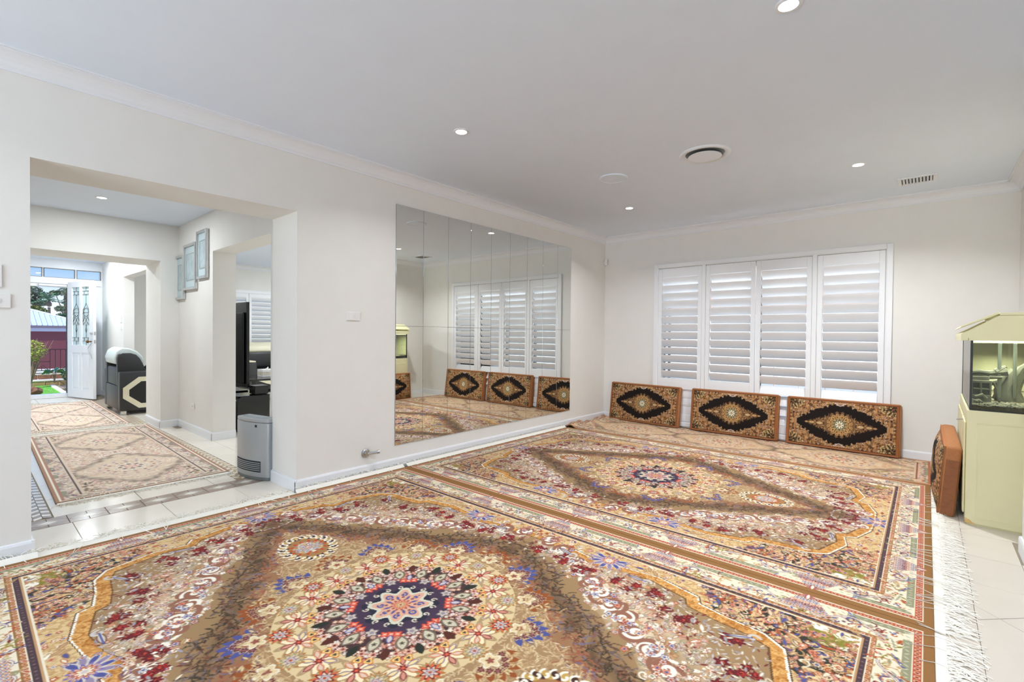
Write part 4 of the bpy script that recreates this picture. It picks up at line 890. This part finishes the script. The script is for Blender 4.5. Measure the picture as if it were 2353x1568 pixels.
downlight(-5.2, -5.0, 2.43, 'added unseen downlight brightening the entry, nearer the hall', e=30); downlight(-6.9, -4.75, 2.43, 'added unseen downlight brightening the entry just inside the front door', e=26)  # extra unseen lamps that make the entry as bright as daylight would
df = thing('air_diffuser', 'round white ceiling air diffuser with a dropped disc and dark gap', 'air vent', (2.221, -2.375, 2.59))
MB().lathe([(.186, 0), (.186, -.006), (.176, -.014), (.150, -.010), (.140, .0)], 48).build('flange', K['trim'], df, smooth=True); MB().lathe([(.001, -.001), (.139, -.001), (.139, -.0005), (.001, -.0005)], 40).build('duct_shade', K['greyb'], df)  # flat grey disc, the shade of the gap put into its colour
MB().lathe([(.001, -.034), (.06, -.034), (.108, -.030), (.122, -.024), (.120, -.020), (.001, -.020)], 44).build('disc', K['trim'], df, smooth=True); MB().tube([(0, 0, -.02), (0, 0, -.002)], .018, 12).build('stem', K['trim'], df)
sk = thing('ceiling_speaker', 'flat round white ceiling speaker left of the air diffuser', 'speaker', (1.402, -2.312, 2.59))
MB().lathe([(.124, 0), (.124, -.006), (.116, -.010), (.112, -.008), (.112, 0)], 44).build('bezel', K['ceil'], sk, smooth=True); MB().lathe([(.001, -.0075), (.111, -.0065), (.111, -.001), (.001, -.001)], 40).build('grille', K['ceil'], sk, smooth=True)
ag = thing('air_grille', 'square white ceiling air grille with slanted blades near the back wall', 'air vent', (3.445, -.605, 2.59))
mb = MB(); 
for a, b, c, d in ((-.135, -.105, -.128, .128), (.105, .135, -.128, .128), (-.105, .105, .098, .128), (-.105, .105, -.128, -.098)): mb.box(a, b, c, d, -.012, 0)
mb.build('frame', K['trim'], ag, bevel=.004); box('duct_shade', K['dark'], -.105, .105, -.098, .098, -.002, -.0005, ag)  # dark sheet standing in for the shade inside the duct
for i in range(9):
    x = -.092+.023*i; s = MB().prism([(x-.0005-.006, -.012), (x+.001-.006, -.012), (x+.008, -.002), (x+.0065, -.002)], 'y', -.098, .098); s.build('blade', K['trim'], ag)
# ================================================================== ENTRY ARMCHAIR
ac = thing('armchair', 'black and cream leather armchair seen from behind in the entry', 'armchair', (-5.535, -4.655, 0))
box('lower_back', K['black'], -.405, .405, .0, .12, .055, .40, ac, bevel=.018, smooth=True); box('upper_back', K['black'], -.325, .325, .005, .15, .40, .665, ac, bevel=.02, smooth=True)
box('seat_base', K['black'], -.405, .405, .12, .93, .055, .33, ac, bevel=.012); box('seat_cushion', K['black'], -.40, .40, .26, .95, .33, .45, ac, bevel=.04, seg=3, smooth=True)
wing = [(.0, .40), (-.005, .80), (.008, .855), (.05, .872), (.15, .870), (.21, .845), (.255, .79), (.29, .71), (.33, .60), (.33, .40)]
octo = lambda cy, cz, a, b, c: [(cy-a, cz-b+c), (cy-a, cz+b-c), (cy-a+c*1.2, cz+b), (cy+a-c*1.2, cz+b), (cy+a, cz+b-c), (cy+a, cz-b+c), (cy+a-c*1.2, cz-b), (cy-a+c*1.2, cz-b)]
for sg in (-1, 1):
    a, b = sorted((sg*.33, sg*.415)); MB().prism(wing, 'x', a, b).build('back_wing', K['black'], ac, bevel=.012, smooth=True)
    a, b = sorted((sg*.415, sg*.535)); box('arm', K['black'], a, b, 0, .96, .055, .61, ac, bevel=.014, smooth=True)
    o_, i_ = octo(.48, .31, .445, .222, .15), octo(.48, .31, .375, .158, .115); n = 8; x0, x1 = sg*.535, sg*.546
    mb = MB(); mb.add([(x, *p) for x in (x0, x1) for p in o_]+[(x, *p) for x in (x0, x1) for p in i_], [(i, (i+1) % n, 8+(i+1) % n, 8+i) for i in range(n)]+[(16+i, 16+(i+1) % n, 24+(i+1) % n, 24+i) for i in range(n)]+[(8+i, 8+(i+1) % n, 24+(i+1) % n, 24+i) for i in range(n)])
    mb.build('octagon_trim', K['cream'], ac, label='cream octagonal trim on the arm'); a, b = sorted((sg*.535, sg*.538)); MB().prism(i_, 'x', a, b).build('arm_inset', K['gloss'], ac)
MB().prism([(.03, .70), (-.015, .72), (-.03, .80), (.0, .90), (.06, .945), (.15, .935), (.24, .89), (.30, .82), (.33, .73), (.29, .69)], 'x', -.325, .325).build('headrest', K['pale'], ac, bevel=.02, seg=3, smooth=True, label='pale grey rolled headrest')
for sx in (-.475, .475):
    for y in (.05, .9): box('leg', K['chrome'], sx-.032, sx+.032, y-.03, y+.03, 0, .055, ac, bevel=.004)
cu = thing('throw_cushion', 'shiny black cushion lying on the entry armchair', 'cushion', (-5.22, -4.15, .48), .2)
mb = MB(); N = 10
vs = []; 
for side in (1, -1):
    for i in range(N+1):
        for j in range(N+1):
            u, v = -1+2*i/N, -1+2*j/N; vs.append((u*.20, v*.20, side*.075*((1-u**4)*(1-v**4))**.7))
fs = [(i*(N+1)+j, (i+1)*(N+1)+j, (i+1)*(N+1)+j+1, i*(N+1)+j+1) for i in range(N) for j in range(N)]; B = (N+1)**2; fs += [tuple(B+k for k in reversed(f)) for f in fs]
Mx = Matrix.Translation((0, 0, .15)) @ Matrix.Rotation(.75, 4, 'X') @ Matrix.Rotation(.5, 4, 'Y'); mb.add([Mx @ Vector(v) for v in vs], fs); mb.build('cover', K['gloss'], cu, smooth=True)

# ================================================================== LOUNGE
tc_ = thing('tv_cabinet', 'low gloss black television cabinet with a cream front just inside the lounge', 'cabinet', (-2.55, -4.0, 0))
MB().prism([(0, .02), (0, .37), (.02, .41), (.05, .425), (.37, .425), (.37, .02)], 'x', -.05, 0).build('end_panel', K['gloss'], tc_, bevel=.006); box('top', K['gloss'], -1.75, -.05, .03, .37, .405, .425, tc_, bevel=.003); box('carcass', K['black'], -1.75, -.05, .02, .37, .02, .405, tc_)
for k in range(3): box('drawer_front', K['cream'], -1.74+.565*k, -1.185+.565*k, -.002, .02, .04, .385, tc_, bevel=.004)
box('plinth', K['dark'], -1.72, -.03, .03, .35, 0, .02, tc_)
box('glass_shelf', K['glass'], -1.75, .0, .012, .37, .4255, .4315, tc_)
tv = thing('television', 'large black flat television seen from behind in the lounge doorway', 'television', (-3.39, -3.80, .4320))
box('screen', K['screen'], -.655, .655, -.03, -.008, .075, 1.125, tv, bevel=.006); box('housing', K['screen'], -.60, .60, -.055, -.03, .12, 1.0, tv, bevel=.012); mb = MB(); frame2d(mb, 'y', -.008, .002, -.655, .655, .075, 1.125, .014); mb.build('bezel', K['gloss'], tv)
box('neck', K['gloss'], -.10, .10, -.04, -.01, .01, .09, tv); box('stand_base', K['gloss'], -.36, .36, -.12, .10, 0, .014, tv, bevel=.005)
st = thing('set_top_box', 'black box standing on the cabinet right of the television', 'media box', (-2.675, -3.69, .432)); box('case', K['screen'], -.085, .085, -.10, .06, .004, .105, st, bevel=.006); box('feet', K['dark'], -.07, .07, -.08, .04, 0, .004, st)
so = thing('sofa', 'black and cream leather sofa under the lounge window', 'sofa', (-6.75, -1.35, 0))
box('base', K['black'], -.5, .45, -1.1, 1.1, .06, .30, so, bevel=.02); 
for k in range(3): box('seat_cushion', K['black'], -.25, .47, -.98+.655*k, -.335+.655*k, .30, .45, so, bevel=.04, seg=3, smooth=True); box('back_cushion', K['black'], -.42, -.12, -.98+.655*k, -.335+.655*k, .44, .80, so, bevel=.07, seg=3, smooth=True); MB().prism([(-.50, .72), (-.5, .90), (-.42, .98), (-.28, .97), (-.16, .90), (-.12, .80), (-.2, .74)], 'y', -.99+.655*k, -.33+.655*k).build('headrest', K['cream'], so, bevel=.03, seg=3, smooth=True, label='cream rolled headrest')
box('back', K['black'], -.53, -.36, -1.1, 1.1, .06, .80, so, bevel=.03)
for sg in (-1, 1): a, b = sorted((sg*.985, sg*1.14)); box('arm', K['black'], -.5, .47, a, b, .06, .60, so, bevel=.03, smooth=True); box('arm_pad', K['cream'], -.1, .46, a+.02, b-.02, .60, .63, so, bevel=.012)
P = [(-1.1, .33), (-.95, .31), (-.80, .25), (-.62, .20), (.62, .20), (.80, .25), (.95, .31), (1.1, .33)]; MB().prism(P+[(p, q-.075) for p, q in reversed(P)], 'x', .45, .475).build('wave_trim', K['cream'], so, label='cream wave trim along the front')
for x in (-.42, .38):
    for y in (-1.02, 1.02): box('leg', K['chrome'], x-.03, x+.03, y-.03, y+.03, 0, .06, so)
ct_ = thing('coffee_table', 'low black gloss coffee table in the lounge', 'table', (-5.0, -2.55, 0)); box('tabletop', K['gloss'], -.4, .4, -.55, .55, .40, .43, ct_, bevel=.006)
for x in (-.34, .34):
    for y in (-.48, .48): box('leg', K['gloss'], x-.03, x+.03, y-.03, y+.03, 0, .40, ct_)
tb = thing('tissue_box', 'small white patterned tissue box on the coffee table', 'box', (-5.0, -2.68, .431)); box('carton', K['plate'], -.11, .11, -.11, .11, 0, .125, tb, bevel=.004); box('printed_band', K['book'], -.111, .111, -.111, .111, .03, .09, tb); MB().tube([(0, 0, .125), (.02, .01, .15), (.0, .02, .165)], .02, 6, .004).build('tissue', K['fringe'], tb)

# ================================================================== GARDEN AND STREET
rg = random.Random(77)
struct('porch', K['conc'], (-10.35, -8.2, -8, -1, -.32, -.17)); lawn = struct('lawn', K['grass'], (-13.0, -10.4, -9, -4.66, -.3, -.19))
gm = MB()
for _ in range(5200): x, y = rg.uniform(-12.98, -10.42), rg.uniform(-5.6, -4.68); a = rg.random()*6.28; h_ = rg.uniform(.008, .018); gm.add([(x, y, -.19), (x+.006*math.cos(a), y+.006*math.sin(a), -.19), (x+rg.uniform(-.01, .01), y+rg.uniform(-.01, .01), -.19+h_)], [(0, 1, 2)])
tag(gm.build('grass_blades', K['grass'], lawn), kind='stuff')
kb_ = thing('garden_kerb', 'white kerb strip along the right side of the lawn', 'kerb', (-11.6, -4.62, -.3)); box('strip', K['kerb'], -1.2, 1.2, -.04, .04, 0, .14, kb_, bevel=.01)
gb = thing('garden_edging', 'two-course brick edging with white caps behind the lawn', 'garden wall', (-13.1, -4.9, -.3))
for c, (z0, m) in enumerate(((.10, 'brickt'), (.255, 'brickr'))):
    for i in range(16): x = rg.uniform(-.006, .006); MB().box(-.06-.12*c+x, .06-.12*c+x, -2.4+.235*i+.11*c, -2.4+.235*i+.225+.11*c, z0, z0+.105).build('brick', K[m], gb, bevel=.008, seg=1)
    box('cap', K['mort'], -.09-.12*c, .065-.12*c, -2.4, 1.5, z0+.108, z0+.135, gb, bevel=.005)
box('footing', K['mort'], -.2, .05, -2.4, 1.5, 0, .10, gb)
ra = thing('iron_railing', 'maroon iron railing with upright bars and a diagonal panel in the front garden', 'railing', (-13.32, -4.9, .105))
for z in (-.02, .58): box('rail', K['iron'], -.015, .015, -1.6, 1.6, z, z+.025, ra)
box('rail', K['iron'], -.012, .012, -.02, .28, .275, .295, ra); box('rail', K['iron'], -.012, .012, -.02, .28, .05, .07, ra)
for i in range(14): MB().box(-.008, .008, .277+.098*i, .293+.098*i, 0, .58).build('bar', K['iron'], ra)
for y in (-1.2, -.6, -.015): MB().box(-.014, .014, y-.012, y+.012, -.012, .6).build('post', K['iron'], ra)
MB().box(-.008, .008, .127, .142, .06, .18).build('bar', K['iron'], ra)
for a, b, c, d in ((0, .06, .115, .20), (.27, .06, .15, .20), (.115, .40, .02, .58), (.15, .40, .26, .52)): MB().tube([(0, a, b), (0, c, d)], .009, 5).build('diagonal_bar', K['iron'], ra)
def shrub(name, label, loc, parts, cat='shrub'):
    t = thing(name, label, cat, loc)
    for kind, m, fn in parts:
        mb = MB(); fn(mb); tag(mb.build(kind, m, t), kind='stuff' if kind in ('foliage',) else None)
    return t
def twigs(n, r, h, sp, seed):
    q = random.Random(seed)
    def fn(mb):
        for _ in range(n):
            a = q.random()*6.28; s_ = q.uniform(.3, 1)*sp; mb.tube([(0, 0, 0), (s_*.35*math.cos(a), s_*.35*math.sin(a), h*.45), (s_*math.cos(a), s_*math.sin(a), h*q.uniform(.75, 1.1))], r, 4, r*.4)
    return fn
shrub('garden_bush', 'yellow-green twiggy bush at the left of the doorway view', (-12.5, -5.02, -.1), (('stem', K['bark'], twigs(34, .009, 1.0, .42, 1)), ('foliage', K['leafy'], lambda mb: mb.leafcloud(rg, (-.02, .0, .80), (.30, .30, .26), 620, .035))))
shrub('garden_bush', 'yellow-leaved sprig at the right edge of the doorway view', (-12.2, -4.22, -.1), (('stem', K['bark'], twigs(8, .007, 1.05, .14, 2)), ('foliage', K['leafy'], lambda mb: mb.leafcloud(rg, (0, -.03, .75), (.12, .10, .38), 120, .035))))
shrub('broadleaf_plant', 'broad-leaved green plant behind the potted shrub', (-12.6, -4.60, -.1), (('stem', K['bark'], twigs(3, .012, .30, .05, 3)), ('foliage', K['palmg'], lambda mb: [mb.add([(0, 0, .28), (.5*c*.3-s*.05, .5*s*.3+c*.05, .33), (c*.26, s*.26, .26+.12*math.sin(k*2)), (.5*c*.3+s*.05, .5*s*.3-c*.05, .33)], [(0, 1, 2), (0, 2, 3)]) for k in range(9) for c, s in ((math.cos(k*.7), math.sin(k*.7)),)])))
pt = shrub('potted_shrub', 'dense dark green shrub in a dark pot beside the lawn', (-11.0, -4.42, -.2), (('pot', K['pot'], lambda mb: mb.lathe([(.10, 0), (.14, .20), (.15, .205), (.15, .225), (.12, .22)], 16)), ('stem', K['bark'], twigs(9, .008, .5, .16, 4)), ('foliage', K['leafd'], lambda mb: mb.leafcloud(rg, (0, -.02, .42), (.20, .21, .22), 900, .026))))
rc = MB(); q = random.Random(4); vs = []; n, k = 12, 7
for i in range(k):
    for j in range(n): a = 2*PI*j/n; r = .17*math.sin(PI*(i+.5)/k)*q.uniform(.75, 1.2); vs.append((r*math.cos(a), r*math.sin(a)*.9, .105-.105*math.cos(PI*(i+.5)/k)*q.uniform(.85, 1.1)))
rc.add(vs, [(i*n+j, i*n+(j+1) % n, (i+1)*n+(j+1) % n, (i+1)*n+j) for i in range(k-1) for j in range(n)]+[tuple(range(n)), tuple(range((k-1)*n, k*n))])
tag(rc.build('garden_rock', K['rock'], loc=(-10.62, -5.13, -.21)), 'reddish lumpy rock at the near edge of the lawn', 'rock')
MB().add([(-13.3, -40, -.32), (-13.3, 40, -.32), (-80, 40, -3.1), (-80, -40, -3.1), (-13.3, -40, -.6), (-13.3, 40, -.6), (-80, 40, -3.4), (-80, -40, -3.4)], [(0, 1, 2, 3), (4, 5, 6, 7), (0, 1, 5, 4), (2, 3, 7, 6)]).build('driveway', K['conc'], kind='structure')
struct('garden_soil', K['brickt'], (-13.3, -8.2, -30, 30, -.5, -.31))
ga = thing('garage', 'maroon garage with a pale blue metal hip roof across the drive', 'building', (-45, -3, -1.65))
box('wall', K['maroon'], -8, 0, -13, 3.3, 0, 2.75, ga); box('fascia', K['fascia'], -.2, .12, -13.3, 3.6, 2.74, 3.0, ga); box('gutter', K['gut'], -.2, .28, -13.4, 3.7, 3.0, 3.17, ga, bevel=.03)
z0 = 3.17; rf = MB()
def rz_(dx): return z0+dx*math.tan(math.radians(20))
rf.add([(.2, -13.3, z0), (.2, 3.7, z0), (-4.8, -1.3, rz_(5)), (-4.8, -8.3, rz_(5)), (-9.8, 3.7, z0), (-9.8, -13.3, z0)], [(0, 1, 2, 3), (1, 4, 2), (4, 5, 3, 2), (5, 0, 3), (0, 5, 4, 1)]); rf.build('roof', K['roof'], ga)
rb = MB()
for i in range(60):
    y = -13.2+.28*i; d = min(5, (3.7-y)) if y > -1.3 else min(5, y+13.3)
    if d > .3: rb.tube([(.2, y, z0+.02), (.2-d, y, rz_(d)+.02)], .03, 4)
rb.build('roof_ribs', K['roof'], ga, kind='stuff'); MB().tube([(.2, 3.7, z0+.03), (-4.8, -1.3, rz_(5)+.03)], .09, 6).build('hip_capping', K['roof'], ga)
MB().tube([(.14, -12.9+9.6, 2.75), (.1, -12.9+9.75, 2.9)], .05, 6).build('downpipe', K['gut'], ga)
pa = thing('palm_tree', 'tall palm with feathery fronds rising above the garage roof', 'palm', (-61, -.39, -2.9)); MB().tube([(0, 0, 0), (.1, 0, 3), (0, 0, 6.3)], .17, 10, .11).build('trunk', K['bark'], pa, smooth=True); MB().lathe([(.05, -.25), (.20, -.15), (.20, .1), (.06, .35)], 12, (0, 0, 6.6)).build('crownshaft', K['bark'], pa, smooth=True)
for k in range(13):
    a = k*2.4; el = (.95, .55, .2, 1.25)[k % 4]; L = 1.75; mb = MB(); c, s = math.cos(a), math.sin(a); P = []
    for i in range(9): t = i/8*L; P.append(Vector((c*t*math.cos(el), s*t*math.cos(el), 6.9+t*math.sin(el)-.28*t*t)))
    mb.tube(P, .022, 4, .006)
    for i in range(1, 9):
        for sd in (-1, 1):
            p = P[i]; o_ = Vector((-s*sd*.34+c*.2, c*sd*.34+s*.2, -.10))*(1.25-.07*i); w_ = Vector((c, s, 0))*.10; mb.add([p-w_, p+o_, p+w_], [(0, 1, 2)])
    mb.build('frond', K['palmg'], pa)
def tree(label, loc, h, blobs, m, n, size, name='gum_tree'):
    t = thing(name, label, 'tree', loc); b = MB(); b.tube([(0, 0, 0), (.1, .05, h*.5), (0, 0, h)], .22, 8, .08)
    for c, r in blobs: b.tube([(0, 0, h*.55), (c[0]*.5, c[1]*.5, (h*.6+c[2])/2), c], .09, 5, .03)
    b.build('trunk', K['bark'], t, smooth=True); f = MB(); q = random.Random(int(h*100)+n)
    for c, r in blobs: f.leafcloud(q, c, r, n, size)
    f.build('foliage', m, t, kind='stuff')
tree('open-crowned gum tree behind the garage, at the left of the doorway view', (-66, -1.0, -2.1), 7.2, [((0, -.3, 7.4), (1, .9, .5)), ((0, .5, 6.9), (.9, .8, .4)), ((0, -.6, 6.5), (.8, .7, .5)), ((0, .3, 6.1), (.8, .8, .35))], K['leafg'], 420, .13)
tree('open-crowned gum tree behind the garage, at the right of the doorway view', (-73, 2.0, -1.5), 7.0, [((0, .1, 7.2), (1, .8, .55)), ((0, -.8, 7.0), (.6, .5, .3)), ((0, .5, 6.0), (1, .8, .6)), ((0, -.3, 5.2), (.8, .6, .35))], K['leafg'], 420, .13)
tree('rounded olive tree directly behind the left of the garage roof', (-57, -1.5, -2.4), 4.8, [((0, -.1, 5.1), (1.1, .8, .7)), ((0, .6, 4.4), (.8, .5, .5))], K['leafo'], 1500, .11, 'olive_tree')
tree('low dark green tree behind the right end of the garage roof', (-58, .6, -2.4), 4.3, [((0, 0, 4.75), (1.2, 1.0, .5)), ((0, 1.2, 4.3), (1, 1.0, .5))], K['leafd'], 1300, .11, 'round_tree')
# ------------------------------------------------------------------ sub-parts: pieces that belong to a part
def nest(root, part, names):
    p = next((c for c in kids(root) if c.name.split('.')[0] == part), None)
    for c in kids(root):
        if p and c is not p and c.name.split('.')[0] in names: c.parent = p
nest(ht, 'grille_recess', ('grille_slat',)); nest(dr, 'leaf_frame', ('handle', 'deadlock', 'lock_plate', 'safety_chain')); nest(tk, 'cabinet', ('door_moulding', 'side_door', 'chipped_corner'))
nest(tv, 'screen', ('bezel',)); nest(ga, 'roof', ('roof_ribs', 'hip_capping'))
for o in [o for o in bpy.data.objects if o.get('category') == 'picture']: nest(o, 'mount', ('print', 'inner_fillet'))
for s_ in [c for c in kids(ac) if c.name.split('.')[0] == 'arm']:
    sd = 1 if s_.data.vertices[0].co.x > 0 else -1
    for c in kids(ac):
        if c.name.split('.')[0] in ('octagon_trim', 'arm_inset') and (c.data.vertices[0].co.x > 0) == (sd > 0): c.parent = s_
